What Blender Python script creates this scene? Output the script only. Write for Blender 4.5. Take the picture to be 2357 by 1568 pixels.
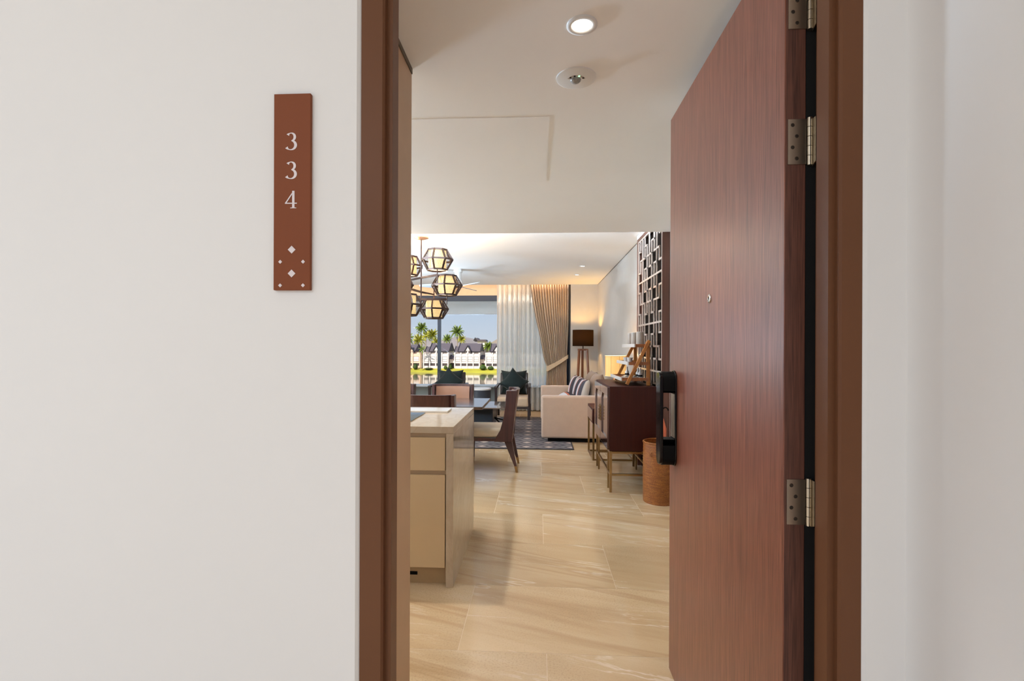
import bpy, bmesh, math, random
from mathutils import Matrix, Vector
random.seed(7)
PI = math.pi
sc = bpy.context.scene
for o in list(bpy.data.objects):
    bpy.data.objects.remove(o)
col = sc.collection

# ------------------------------------------------------------------ camera
FPX, CAMH, YAW, ROLL = 1126.0, 1.345, math.radians(3.025), 0.0035
cd = bpy.data.cameras.new('camera'); cam = bpy.data.objects.new('camera', cd); col.objects.link(cam)
cd.sensor_width = 36.0; cd.lens = FPX / 2357.0 * 36.0; cd.shift_y = 16.0 / 2357.0
cd.clip_start = 0.05; cd.clip_end = 3000
cam.matrix_world = Matrix.Translation((0, 0, CAMH)) @ Matrix.Rotation(YAW, 4, 'Z') @ Matrix.Rotation(PI / 2, 4, 'X') @ Matrix.Rotation(ROLL, 4, 'Z')
sc.camera = cam

# ------------------------------------------------------------------ world, sun, exposure
w = bpy.data.worlds.new('sky'); sc.world = w; w.use_nodes = True
nt = w.node_tree; nt.nodes.clear()
o_ = nt.nodes.new('ShaderNodeOutputWorld'); bg = nt.nodes.new('ShaderNodeBackground')
tc = nt.nodes.new('ShaderNodeTexCoord'); sp = nt.nodes.new('ShaderNodeSeparateXYZ'); cr = nt.nodes.new('ShaderNodeValToRGB')
nt.links.new(tc.outputs['Generated'], sp.inputs[0]); nt.links.new(sp.outputs['Z'], cr.inputs[0])
cr.color_ramp.elements[0].position = 0.0; cr.color_ramp.elements[0].color = (0.60, 0.66, 0.74, 1)
cr.color_ramp.elements[1].position = 0.35; cr.color_ramp.elements[1].color = (0.40, 0.56, 0.80, 1)
e = cr.color_ramp.elements.new(0.07); e.color = (0.50, 0.61, 0.75, 1)
nt.links.new(cr.outputs[0], bg.inputs[0]); bg.inputs[1].default_value = 1.0
nt.links.new(bg.outputs[0], o_.inputs[0])

def make_light(name, kind, loc, energy, color=(1, 1, 1), size=0.1, direction=None, parent=None, **kw):
    l = bpy.data.lights.new(name, kind); l.energy = energy; l.color = color
    if kind == 'AREA':
        l.shape = kw.get('shape', 'DISK'); l.size = size
        if 'size_y' in kw: l.size_y = kw['size_y']
        if 'spread' in kw: l.spread = kw['spread']
    elif kind == 'SUN':
        l.angle = size
    else:
        l.shadow_soft_size = size
        if kind == 'SPOT':
            l.spot_size = kw.get('spot', 1.6); l.spot_blend = kw.get('blend', 0.5)
    ob = bpy.data.objects.new(name, l); col.objects.link(ob); ob.location = loc
    if direction is not None:
        ob.rotation_euler = Vector(direction).to_track_quat('-Z', 'Y').to_euler()
    if parent is not None: ob.parent = parent
    return ob

make_light('sun', 'SUN', (0, -5, 20), 5.4, (1.0, 0.93, 0.82), 0.01, (0.42, 0.62, -0.66))

vs = sc.view_settings
vs.view_transform = 'Standard'; vs.look = 'None'; vs.gamma = 1.0; vs.exposure = 0.0
vs.use_curve_mapping = False

# ------------------------------------------------------------------ materials
def srgb(r, g, b):
    f = lambda c: (c / 255 / 12.92) if c / 255 <= 0.04045 else ((c / 255 + 0.055) / 1.055) ** 2.4
    return (f(r), f(g), f(b), 1.0)

MATS = {}
class NT:
    """small node helper around one material"""
    def __init__(s, name):
        s.m = bpy.data.materials.new(name); s.m.use_nodes = True
        s.t = s.m.node_tree; s.b = s.t.nodes['Principled BSDF']; s.out = s.t.nodes['Material Output']
    def n(s, kind, **kw):
        nd = s.t.nodes.new(kind)
        for k, v in kw.items():
            if k.startswith('i_'): nd.inputs[k[2:]].default_value = v
            else: setattr(nd, k, v)
        return nd
    def l(s, a, b): s.t.links.new(a, b)
    def math(s, op, a, b=None, c=None):
        nd = s.n('ShaderNodeMath', operation=op)
        for i, v in enumerate((a, b, c)):
            if v is None: continue
            if isinstance(v, (int, float)): nd.inputs[i].default_value = v
            else: s.l(v, nd.inputs[i])
        return nd.outputs[0]
    def coords(s, scale=(1, 1, 1), rot=(0, 0, 0), kind='Object', rand=False, pre=0.0):
        t = s.n('ShaderNodeTexCoord'); src = t.outputs[kind]
        if pre:
            mp0 = s.n('ShaderNodeMapping'); mp0.inputs['Rotation'].default_value = (0, 0, pre); s.l(src, mp0.inputs[0]); src = mp0.outputs[0]
        if rand:
            oi = s.n('ShaderNodeObjectInfo'); sc_ = s.n('ShaderNodeVectorMath', operation='SCALE'); sc_.inputs[0].default_value = (37.0, 91.0, 53.0)
            s.l(oi.outputs['Random'], sc_.inputs['Scale'])
            ad = s.n('ShaderNodeVectorMath', operation='ADD'); s.l(src, ad.inputs[0]); s.l(sc_.outputs[0], ad.inputs[1]); src = ad.outputs[0]
        mp = s.n('ShaderNodeMapping'); mp.inputs['Scale'].default_value = scale; mp.inputs['Rotation'].default_value = rot
        s.l(src, mp.inputs[0]); return mp.outputs[0]
    def noise(s, vec, scale, detail=4, rough=0.55, dist=0.0):
        nd = s.n('ShaderNodeTexNoise'); nd.inputs['Scale'].default_value = scale; nd.inputs['Detail'].default_value = detail
        nd.inputs['Roughness'].default_value = rough; nd.inputs['Distortion'].default_value = dist
        s.l(vec, nd.inputs['Vector']); return nd.outputs['Fac']
    def ramp(s, fac, stops):
        nd = s.n('ShaderNodeValToRGB'); r = nd.color_ramp
        while len(r.elements) < len(stops): r.elements.new(0.5)
        for e, (p, c) in zip(r.elements, stops): e.position = p; e.color = c
        s.l(fac, nd.inputs[0]); return nd.outputs[0]
    def mix(s, fac, a, b, mode='MIX'):
        nd = s.n('ShaderNodeMix', data_type='RGBA', blend_type=mode)
        for i, v in ((0, fac), (6, a), (7, b)):
            if isinstance(v, (int, float)): nd.inputs[i].default_value = v
            elif isinstance(v, tuple): nd.inputs[i].default_value = v
            else: s.l(v, nd.inputs[i])
        return nd.outputs[2]
    def bump(s, h, strength=0.2, dist=0.002):
        nd = s.n('ShaderNodeBump'); nd.inputs['Strength'].default_value = strength; nd.inputs['Distance'].default_value = dist
        s.l(h, nd.inputs['Height']); s.l(nd.outputs[0], s.b.inputs['Normal'])

def mat(name, c, rough=0.5, metal=0.0, var=0.06, vscale=6.0, stretch=(1, 1, 1), bump=0.0, bscale=200.0, coat=0.0, spec=0.5, sheen=0.0, rand=0.0):
    if name in MATS: return MATS[name]
    k = NT(name); b = k.b
    cc = srgb(*c)
    lo = tuple(x * (1 - var) for x in cc[:3]) + (1,); hi = tuple(min(1, x * (1 + var)) for x in cc[:3]) + (1,)
    fac = k.noise(k.coords(stretch, rand=True), vscale)
    colr = k.ramp(fac, [(0.3, lo), (0.7, hi)])
    if rand:
        oi = k.n('ShaderNodeObjectInfo'); hs = k.n('ShaderNodeHueSaturation')
        k.l(k.math('MULTIPLY_ADD', oi.outputs['Random'], 2 * rand, 1 - rand), hs.inputs['Value']); k.l(colr, hs.inputs['Color']); colr = hs.outputs[0]
    k.l(colr, b.inputs['Base Color'])
    b.inputs['Roughness'].default_value = rough; b.inputs['Metallic'].default_value = metal
    b.inputs['Specular IOR Level'].default_value = spec; b.inputs['Coat Weight'].default_value = coat; b.inputs['Coat Roughness'].default_value = 0.08
    b.inputs['Sheen Weight'].default_value = sheen
    if bump: k.bump(k.noise(k.coords(stretch), bscale, 3), bump)
    MATS[name] = k.m; return k.m

def wood(name, dark, light, rough=0.4, axis='Z', fine=90.0, coat=0.0, bump=0.1, contrast=(0.3, 0.7)):
    if name in MATS: return MATS[name]
    k = NT(name)
    st = {'X': (0.03, 1, 1), 'Y': (1, 0.03, 1), 'Z': (1, 1, 0.03)}[axis]
    v = k.coords(st, rand=True)
    f1 = k.noise(v, fine, 3, 0.6, 0.2); f2 = k.noise(v, fine * 0.22, 2)
    f = k.math('ADD', k.math('MULTIPLY', f1, 0.65), k.math('MULTIPLY', f2, 0.35))
    k.l(k.ramp(f, [(contrast[0], srgb(*dark)), (contrast[1], srgb(*light))]), k.b.inputs['Base Color'])
    k.b.inputs['Roughness'].default_value = rough; k.b.inputs['Coat Weight'].default_value = coat; k.b.inputs['Coat Roughness'].default_value = 0.3 if 'door' in name else .1
    if bump: k.bump(f1, bump, 0.001)
    MATS[name] = k.m; return k.m

def emit(name, c, strength, base=None):
    if name in MATS: return MATS[name]
    k = NT(name)
    f = k.noise(k.coords(), 14, 2)
    a = tuple(x * 0.94 for x in c) + (1,); b = tuple(c) + (1,)
    k.l(k.ramp(f, [(0.3, a), (0.7, b)]), k.b.inputs['Emission Color'])
    k.b.inputs['Base Color'].default_value = srgb(*(base or (240, 225, 190)))
    k.b.inputs['Emission Strength'].default_value = strength
    MATS[name] = k.m; return k.m

WALL = mat('warm_white_wall_paint', (234, 231, 228), 0.75, var=0.012, vscale=1.5, bump=0.04, bscale=90)
CEIL = mat('white_ceiling_paint', (248, 246, 242), 0.8, var=0.01, vscale=2)
TAUPE_WALL = mat('taupe_wallcovering', (188, 182, 174), 0.6, var=0.02, vscale=8, bump=0.05, bscale=150)
KHAKI = mat('khaki_wallcovering', (188, 154, 120), 0.45, var=0.03, vscale=10)
FRAME = mat('brown_frame_paint', (108, 70, 46), 0.42, var=0.03, vscale=3, spec=.2, bump=0.02, bscale=60)
DOORW = wood('red_brown_door_veneer', (84, 40, 26), (154, 92, 70), 0.36, 'Z', 300, coat=.3, bump=0.0)
DOORW.node_tree.nodes['Principled BSDF'].inputs['Specular IOR Level'].default_value = .35
DOORE = wood('door_edge_veneer', (56, 30, 22), (116, 72, 56), 0.5, 'Z', 300, bump=0.0)
STEEL = mat('brushed_steel', (190, 178, 160), 0.3, 1.0, var=0.04, vscale=30, stretch=(1, 1, .1))
DARKM = mat('dark_screw_metal', (70, 62, 55), 0.4, 0.8)
CHROME = mat('chrome', (220, 215, 210), 0.12, 1.0, var=0.02)
BLACKG = mat('black_gloss_plastic', (6, 6, 7), 0.1, var=0.1, spec=0.4)
BLACK = mat('black_matt', (9, 9, 9), 0.6, var=0.1, spec=0.15)
RUBBER_FILL = mat('black_rubber_and_gap_fill', (8, 8, 8), 0.8)
SIGN = mat('terracotta_brown_sign_lacquer', (130, 74, 48), 0.5, var=0.03, vscale=4, spec=.12)
SIGNW = mat('pale_sign_lettering', (226, 214, 214), 0.6, var=0.02)
GROUT = mat('pale_tile_grout', (214, 192, 160), 0.6)

def stone_floor():
    k = NT('beige_limestone')
    big = k.noise(k.coords((0.45, 3.4, 1), rand=True, pre=.28), 1.15, 6, 0.6, 0.5)
    base = k.ramp(big, [(0.25, srgb(178, 146, 108)), (0.42, srgb(198, 170, 132)), (0.6, srgb(206, 180, 144)), (0.78, srgb(216, 196, 166))])
    cloud = k.noise(k.coords((1, 1, 1), rand=True), .9, 2)
    msk = k.ramp(cloud, [(.46, (0, 0, 0, 1)), (.6, (1, 1, 1, 1))])
    vein = k.noise(k.coords((0.4, 2.6, 1), rand=True, pre=.2), 1.1, 6, 0.62, 0.7)
    d = k.math('ABSOLUTE', k.math('SUBTRACT', vein, 0.5))
    lv = k.math('MULTIPLY', k.ramp(d, [(0.0, (1, 1, 1, 1)), (0.004, (.8, .8, .8, 1)), (0.012, (0, 0, 0, 1))]), msk)
    c1 = k.mix(k.math('MULTIPLY', lv, 0.7), base, srgb(236, 222, 200))
    v2 = k.noise(k.coords((0.3, 3.2, 1), rand=True, pre=.36), 1.2, 3, 0.5, 0.3)
    d2 = k.math('ABSOLUTE', k.math('SUBTRACT', v2, 0.43))
    dv = k.ramp(d2, [(0.0, (1, 1, 1, 1)), (0.035, (0, 0, 0, 1))])
    c2 = k.mix(k.math('MULTIPLY', dv, 0.36), c1, srgb(160, 122, 80))
    sp_ = k.noise(k.coords((1, 1, 1)), 120, 3, .7)
    gm = k.ramp(cloud, [(.44, (1, 1, 1, 1)), (.54, (.25, .25, .25, 1))])
    sf = k.math('MULTIPLY', k.ramp(sp_, [(0.5, (0, 0, 0, 1)), (0.68, (1, 1, 1, 1))]), k.math('MULTIPLY', gm, .4))
    c3 = k.mix(sf, c2, srgb(150, 120, 86))
    oi = k.n('ShaderNodeObjectInfo'); hs = k.n('ShaderNodeHueSaturation')
    k.l(k.math('MULTIPLY_ADD', oi.outputs['Random'], 0.12, 0.95), hs.inputs['Value']); k.l(c3, hs.inputs['Color'])
    k.l(hs.outputs[0], k.b.inputs['Base Color'])
    k.l(k.math('MULTIPLY_ADD', k.noise(k.coords(), 9, 3), 0.08, 0.09), k.b.inputs['Roughness'])
    return k.m
LIMESTONE = stone_floor()

def island_stone():
    k = NT('polished_beige_marble')
    f = k.noise(k.coords((1, 1, 1)), 9, 7, 0.65, 0.8)
    c = k.ramp(f, [(0.25, srgb(182, 162, 136)), (0.5, srgb(190, 170, 144)), (0.75, srgb(198, 180, 156))])
    v = k.noise(k.coords((1.6, 0.5, 1)), 1.4, 4, 0.6, 0.5); d = k.math('ABSOLUTE', k.math('SUBTRACT', v, 0.5))
    c = k.mix(k.math('MULTIPLY', k.ramp(d, [(0, (1, 1, 1, 1)), (0.02, (0, 0, 0, 1))]), 0.16), c, srgb(150, 122, 92))
    k.l(c, k.b.inputs['Base Color']); k.b.inputs['Roughness'].default_value = 0.08
    return k.m
MARBLE = island_stone()
CREAM_LAC = mat('sand_lacquer_cabinet_front', (204, 176, 136), 0.38, var=0.01)
CREAM_RAIL = mat('sand_handle_rail', (178, 152, 120), 0.4, var=0.02)
GLASS_BLK = mat('sky_tinted_hob_glass', (24, 40, 48), 0.04, var=0.05, spec=0.9)  # black glass with the reflected blue of the sky put into its colour
BOARDW = mat('pale_serving_board', (214, 208, 200), 0.12, var=0.02)
MAHOG = wood('dark_mahogany', (46, 24, 22), (78, 42, 38), 0.3, 'Z', 60, coat=0.3, bump=0.04)
MAHOGX = wood('dark_mahogany_top', (50, 34, 30), (84, 58, 48), 0.16, 'X', 50, coat=0.5, bump=0.03)
SEATF = mat('pale_linen_seat', (206, 188, 162), 0.85, var=0.03, vscale=20, bump=0.15, bscale=500, sheen=0.2)
BACKF = mat('tan_brown_leather', (148, 104, 78), 0.5, var=0.05, vscale=9)
BRASS = mat('aged_brass', (156, 126, 84), 0.32, 1.0, var=0.06, vscale=20)
SOFA = mat('tan_sofa_fabric', (190, 164, 144), 0.85, var=0.03, vscale=14, bump=0.15, bscale=400, sheen=0.25)
CUSH = mat('taupe_sofa_cushion', (150, 122, 100), 0.85, var=0.05, vscale=14, sheen=0.2)
CABW = wood('dark_red_brown_cabinet', (46, 15, 9), (64, 25, 15), 0.5, 'Z', 50, coat=0.0, bump=0.0)
CABW.node_tree.nodes['Principled BSDF'].inputs['Specular IOR Level'].default_value = .2
CABF = wood('lacquered_cabinet_front', (64, 34, 28), (96, 56, 46), 0.06, 'Z', 50, coat=1.0, bump=0.0)
RATTAN = None
LATW = mat('sheen_pale_lattice', (224, 204, 190), 0.15, var=0.05, vscale=12, stretch=(1, 1, .2), coat=0.8)  # brown bars coloured pale for the window's sheen on them
LATF = wood('brown_panel_veneer', (88, 54, 42), (122, 78, 62), 0.4, 'Z', 80)
LATB = mat('dark_panel_backing', (26, 18, 13), 0.95, var=0.08, vscale=10, spec=0.05)
ACACIA = wood('honey_acacia', (150, 88, 32), (196, 128, 56), 0.4, 'Z', 40, bump=0.05)
ACACIAX = wood('honey_acacia_shelf', (120, 66, 30), (170, 100, 48), 0.35, 'Y', 40, bump=0.05)
PALEBOX = mat('glint_pale_edge', (226, 220, 214), 0.25, var=0.05)  # glint on the shelf lips put into a pale colour
CERAM = mat('grey_beige_ceramic', (182, 170, 158), 0.4, var=0.03)
WHITEC = mat('white_porcelain', (232, 230, 226), 0.2, var=0.02)
DRAPE = mat('beige_drape_fabric', (204, 180, 152), 0.85, var=0.05, vscale=20, sheen=0.2)
VELVET = mat('dark_green_velvet', (5, 23, 22), 0.9, var=0.15, vscale=12, sheen=0.04)
ARMW = mat('espresso_wood', (46, 34, 32), 0.35, var=0.1, vscale=12, stretch=(1, 1, .2))
WALNUT = wood('walnut_lamp_leg', (96, 52, 26), (140, 82, 46), 0.4, 'Z', 40)
BRONZE = mat('dark_bronze', (62, 44, 38), 0.35, 0.6, var=0.1, vscale=20)
WHITEP = mat('white_enamel', (232, 232, 230), 0.35, var=0.01)
DGREY = mat('charcoal_lacquer', (52, 56, 64), 0.35, var=0.05)
WFRAME = mat('blue_grey_window_frame', (46, 54, 68), 0.4, 0.2, var=0.05)
SILL = mat('pale_blue_grey_sill', (176, 190, 202), 0.3, var=0.03)
LOWWALL = mat('grey_teal_low_wall', (136, 150, 154), 0.4, var=0.04)
SOFFIT = mat('pale_grey_balcony_soffit', (240, 242, 240), 0.8, var=0.02)

def rattan():
    k = NT('woven_rattan')
    t = k.n('ShaderNodeTexCoord'); s_ = k.n('ShaderNodeSeparateXYZ'); k.l(t.outputs['Object'], s_.inputs[0])
    nz = k.noise(k.coords((1, 1, 6)), 14, 4)
    fine = k.noise(k.coords((1, 1, 1)), 190, 2)
    c = k.ramp(nz, [(0.3, srgb(132, 74, 20)), (0.7, srgb(184, 116, 42))])
    c = k.mix(k.ramp(fine, [(0.35, (1, 1, 1, 1)), (0.55, (0, 0, 0, 1))]), c, srgb(120, 58, 14))
    rows_ = k.math('MULTIPLY_ADD', k.math('SINE', k.math('MULTIPLY', s_.outputs[2], 2 * PI / .0095)), .5, .5)
    c = k.mix(k.math('MULTIPLY', rows_, .45), c, srgb(98, 48, 12))
    k.l(c, k.b.inputs['Base Color']); k.b.inputs['Roughness'].default_value = 0.5
    k.bump(rows_, 0.6, 0.002); return k.m
RATTAN = rattan()

def rug_mat():
    k = NT('grey_diamond_rug')
    t = k.n('ShaderNodeTexCoord'); s_ = k.n('ShaderNodeSeparateXYZ'); k.l(t.outputs['Object'], s_.inputs[0])
    def cell(v, off):
        return k.math('ABSOLUTE', k.math('SUBTRACT', k.math('FRACT', k.math('MULTIPLY_ADD', v, 1 / 0.30, off)), 0.5))
    d1 = k.math('ADD', cell(s_.outputs[0], 0), cell(s_.outputs[1], 0))
    line = k.math('ABSOLUTE', k.math('SUBTRACT', k.math('FRACT', k.math('MULTIPLY', d1, 2.0)), 0.5))
    ln = k.ramp(line, [(0.0, (0, 0, 0, 1)), (0.14, (0, 0, 0, 1)), (0.2, (1, 1, 1, 1))])
    core = k.ramp(d1, [(0.0, (1, 1, 1, 1)), (0.2, (1, 1, 1, 1)), (0.23, (0, 0, 0, 1))])
    nz = k.noise(k.coords(), 3, 3)
    ground = k.ramp(nz, [(0.3, srgb(86, 80, 82)), (0.7, srgb(116, 108, 106))])
    c = k.mix(ln, srgb(62, 58, 64), ground)
    c = k.mix(core, c, srgb(172, 154, 142))
    k.l(c, k.b.inputs['Base Color']); k.b.inputs['Roughness'].default_value = 0.95
    k.bump(k.noise(k.coords(), 600, 2), 0.3, 0.003); return k.m
RUG = rug_mat()

def translucent(name, c, trans, clear, rough=0.9, strength=1.0):
    k = NT(name); t = k.t
    d = k.n('ShaderNodeBsdfDiffuse'); tr = k.n('ShaderNodeBsdfTranslucent'); cl = k.n('ShaderNodeBsdfTransparent')
    f = k.noise(k.coords((1, 1, .05)), 60, 3)
    cc = k.ramp(f, [(0.3, tuple(x * .94 for x in srgb(*c)[:3]) + (1,)), (0.7, srgb(*c))])
    k.l(cc, d.inputs[0]); k.l(cc, tr.inputs[0])
    m1 = k.n('ShaderNodeMixShader'); m1.inputs[0].default_value = trans; k.l(d.outputs[0], m1.inputs[1]); k.l(tr.outputs[0], m1.inputs[2])
    m2 = k.n('ShaderNodeMixShader'); m2.inputs[0].default_value = clear; k.l(m1.outputs[0], m2.inputs[1]); k.l(cl.outputs[0], m2.inputs[2])
    k.l(m2.outputs[0], k.out.inputs['Surface']); return k.m
SHEER = translucent('sheer_voile', (255, 255, 252), 0.62, 0.08)
LAMPBLK = translucent('black_perforated_shade', (120, 78, 44), 0.6, 0.0)
LAMPCRM = None

def glass_pane():
    k = NT('window_glass')
    g = k.n('ShaderNodeBsdfGlossy'); g.inputs['Roughness'].default_value = 0.02; g.inputs[0].default_value = (0.9, 0.95, 1, 1)
    t = k.n('ShaderNodeBsdfTransparent'); fr = k.n('ShaderNodeFresnel'); fr.inputs[0].default_value = 1.45
    sc_ = k.math('MULTIPLY', fr.outputs[0], 0.08)
    m = k.n('ShaderNodeMixShader'); k.l(sc_, m.inputs[0]); k.l(t.outputs[0], m.inputs[1]); k.l(g.outputs[0], m.inputs[2])
    k.l(m.outputs[0], k.out.inputs['Surface']); return k.m
GLASS = glass_pane()

def table_glass():
    k = NT('clear_table_glass')
    g = k.n('ShaderNodeBsdfGlossy'); g.inputs['Roughness'].default_value = 0.03; g.inputs[0].default_value = (0.95, 0.97, 1, 1)
    t = k.n('ShaderNodeBsdfTransparent'); t.inputs[0].default_value = (0.8, 0.84, 0.84, 1); fr = k.n('ShaderNodeFresnel'); fr.inputs[0].default_value = 1.5
    m = k.n('ShaderNodeMixShader'); k.l(k.math('MULTIPLY_ADD', fr.outputs[0], 1.0, 0.02), m.inputs[0]); k.l(t.outputs[0], m.inputs[1]); k.l(g.outputs[0], m.inputs[2])
    k.l(m.outputs[0], k.out.inputs['Surface']); return k.m
TGLASS = table_glass()

# ------------------------------------------------------------------ mesh helpers
class MB:
    def __init__(s): s.v = []; s.f = []
    def add(s, vs_, fs): n = len(s.v); s.v += [tuple(p) for p in vs_]; s.f += [tuple(i + n for i in f) for f in fs]; return s
    def box(s, x0, x1, y0, y1, z0, z1):
        return s.add([(x0, y0, z0), (x1, y0, z0), (x1, y1, z0), (x0, y1, z0), (x0, y0, z1), (x1, y0, z1), (x1, y1, z1), (x0, y1, z1)],
                     [(0, 3, 2, 1), (4, 5, 6, 7), (0, 1, 5, 4), (1, 2, 6, 5), (2, 3, 7, 6), (3, 0, 4, 7)])
    def lathe(s, prof, c=(0, 0, 0), n=24, cap=True, axis='Z'):
        vs_ = []
        for r, z in prof:
            for i in range(n):
                a = 2 * PI * i / n; x, y = r * math.cos(a), r * math.sin(a)
                p = {'Z': (x, y, z), 'Y': (x, z, y), 'X': (z, x, y)}[axis]
                vs_.append((p[0] + c[0], p[1] + c[1], p[2] + c[2]))
        fs = []
        for j in range(len(prof) - 1):
            for i in range(n):
                a, b = j * n + i, j * n + (i + 1) % n
                fs.append((a, b, b + n, a + n))
        if cap:
            fs.append(tuple(range(n - 1, -1, -1))); fs.append(tuple(range((len(prof) - 1) * n, len(prof) * n)))
        return s.add(vs_, fs)
    def cyl(s, c, r, h, n=20, axis='Z'): return s.lathe([(r, 0), (r, h)], c, n, True, axis)
    def tube(s, pts, r, n=8, cap=True):
        pts = [Vector(p) for p in pts]; rs = r if isinstance(r, (list, tuple)) else [r] * len(pts)
        vs_ = []; prev = None
        for i, p in enumerate(pts):
            d = (pts[min(i + 1, len(pts) - 1)] - pts[max(i - 1, 0)]).normalized()
            if prev is None:
                u = d.cross(Vector((0, 0, 1)));
                if u.length < 1e-3: u = d.cross(Vector((1, 0, 0)))
            else: u = prev - d * prev.dot(d)
            u.normalize(); prev = u; v_ = d.cross(u)
            for k in range(n):
                a = 2 * PI * k / n; vs_.append(p + (u * math.cos(a) + v_ * math.sin(a)) * rs[i])
        fs = []
        for j in range(len(pts) - 1):
            for k in range(n):
                a, b = j * n + k, j * n + (k + 1) % n; fs.append((a, b, b + n, a + n))
        if cap: fs.append(tuple(range(n - 1, -1, -1))); fs.append(tuple(range((len(pts) - 1) * n, len(pts) * n)))
        return s.add(vs_, fs)
    def beam(s, a, b, w_, t_, up=(0, 0, 1)):
        """rectangular bar from a to b, w_ across, t_ in the up direction"""
        a, b = Vector(a), Vector(b); d = (b - a).normalized(); u = d.cross(Vector(up))
        if u.length < 1e-4: u = Vector((1, 0, 0))
        u.normalize(); v_ = u.cross(d)
        q = [(-1, -1), (1, -1), (1, 1), (-1, 1)]
        vs_ = [a + u * (x * w_ / 2) + v_ * (y * t_ / 2) for x, y in q] + [b + u * (x * w_ / 2) + v_ * (y * t_ / 2) for x, y in q]
        return s.add(vs_, [(0, 3, 2, 1), (4, 5, 6, 7), (0, 1, 5, 4), (1, 2, 6, 5), (2, 3, 7, 6), (3, 0, 4, 7)])
    def prism(s, poly, a, b, axis='Y'):
        """extrude a 2-D polygon along axis from a to b; poly axes: X:(y,z) Y:(x,z) Z:(x,y)"""
        mk = {'X': lambda p, t: (t, p[0], p[1]), 'Y': lambda p, t: (p[0], t, p[1]), 'Z': lambda p, t: (p[0], p[1], t)}[axis]
        n = len(poly)
        return s.add([mk(p, a) for p in poly] + [mk(p, b) for p in poly],
                     [tuple(range(n - 1, -1, -1)), tuple(range(n, 2 * n))] + [(i, (i + 1) % n, (i + 1) % n + n, i + n) for i in range(n)])
    def grid(s, fn, nu, nv):
        vs_ = [fn(i / nu, j / nv) for j in range(nv + 1) for i in range(nu + 1)]
        return s.add(vs_, [(j * (nu + 1) + i, j * (nu + 1) + i + 1, (j + 1) * (nu + 1) + i + 1, (j + 1) * (nu + 1) + i) for j in range(nv) for i in range(nu)])
    def mesh(s, name, smooth=False):
        me = bpy.data.meshes.new(name); me.from_pydata(s.v, [], s.f)
        bm = bmesh.new(); bm.from_mesh(me); bmesh.ops.recalc_face_normals(bm, faces=bm.faces); bm.to_mesh(me); bm.free()
        for p in me.polygons: p.use_smooth = True
        me.set_sharp_from_angle(angle=3.2 if smooth else 0.6)
        me.update(); return me
    def build(s, name, m, parent=None, bevel=0.0, smooth=False, loc=None, seg=2, angle=0.6):
        me = s.mesh(name, smooth); me.materials.append(m)
        ob = bpy.data.objects.new(name, me); col.objects.link(ob)
        if parent is not None: ob.parent = parent
        if loc is not None: ob.location = loc
        if bevel:
            md = ob.modifiers.new('bevel', 'BEVEL'); md.width = bevel; md.segments = seg; md.limit_method = 'ANGLE'; md.angle_limit = 0.6
            md.harden_normals = False
        return ob

def tag(o, label, cat, group=None, kind=None):
    o['label'] = label; o['category'] = cat
    if group: o['group'] = group
    if kind: o['kind'] = kind
    return o
def thing(name, loc, label, cat, group=None, kind=None, rz=0.0):
    o = bpy.data.objects.new(name, None); col.objects.link(o); o.location = loc; o.rotation_euler = (0, 0, rz); o.empty_display_size = 0.1
    return tag(o, label, cat, group, kind)
def child(name, me, m, parent, loc=(0, 0, 0), rot=(0, 0, 0), sc_=(1, 1, 1)):
    """object that shares mesh data"""
    if not me.materials: me.materials.append(m)
    ob = bpy.data.objects.new(name, me); col.objects.link(ob); ob.parent = parent; ob.location = loc; ob.rotation_euler = rot; ob.scale = sc_
    return ob
def copy_tree(o, parent=None):
    c = o.copy(); col.objects.link(c); c.parent = parent
    for ch in o.children: copy_tree(ch, c)
    return c
def stadium(cx, cz, w_, h_, n=10):
    r = w_ / 2; pts = []
    for i in range(n + 1): a = PI * i / n; pts.append((cx + r * math.cos(a), cz + h_ / 2 - r + r * math.sin(a)))
    for i in range(n + 1): a = PI + PI * i / n; pts.append((cx + r * math.cos(a), cz - h_ / 2 + r + r * math.sin(a)))
    return pts

# ================================================================== SETTING
YW = 1.02          # corridor wall face
YI = 1.135         # inner face of the entrance wall
XL = -4.2          # far left side of the apartment
XR = 1.2           # right wall of the living room
ZL, ZH = 2.40, 2.622   # low hall ceiling, high living room ceiling
YS = 4.51          # edge of the low ceiling
YB, YP = 9.93, 10.62   # back wall / window plane

# --- entrance wall with doorway
m = MB()
m.prism([(-4.2, YW), (-.386, YW), (-.379, YW + .008), (-.379, YI), (-4.2, YI)], -.02, 2.8, 'Z')
m.prism([(.661, YW), (.80, YW), (.80, YI), (.655, YI), (.655, YW + .006)], -.02, 2.8, 'Z')
m.box(-.379, .655, YW, YI, 2.365, 2.8)
tag(m.build('wall_front', WALL), 'warm white corridor wall around the open doorway', 'wall', kind='structure')
m = MB(); m.box(.738, .80, -2.4, YW, -.02, 2.8)
tag(m.build('wall_return', WALL), 'white return wall at the right of the doorway', 'wall', kind='structure')
m = MB(); m.box(-4.2, .80, -2.4, YI, -.08, -.02)
tag(m.build('floor', mat('corridor_floor_stone', (196, 180, 160), 0.5)), 'stone floor of the outside corridor before the door', 'floor', kind='structure')
m = MB(); m.box(-4.2, .80, -2.4, YI, 2.8, 2.95)
tag(m.build('ceiling', CEIL), 'white ceiling over the outside corridor', 'ceiling', kind='structure')

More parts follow.
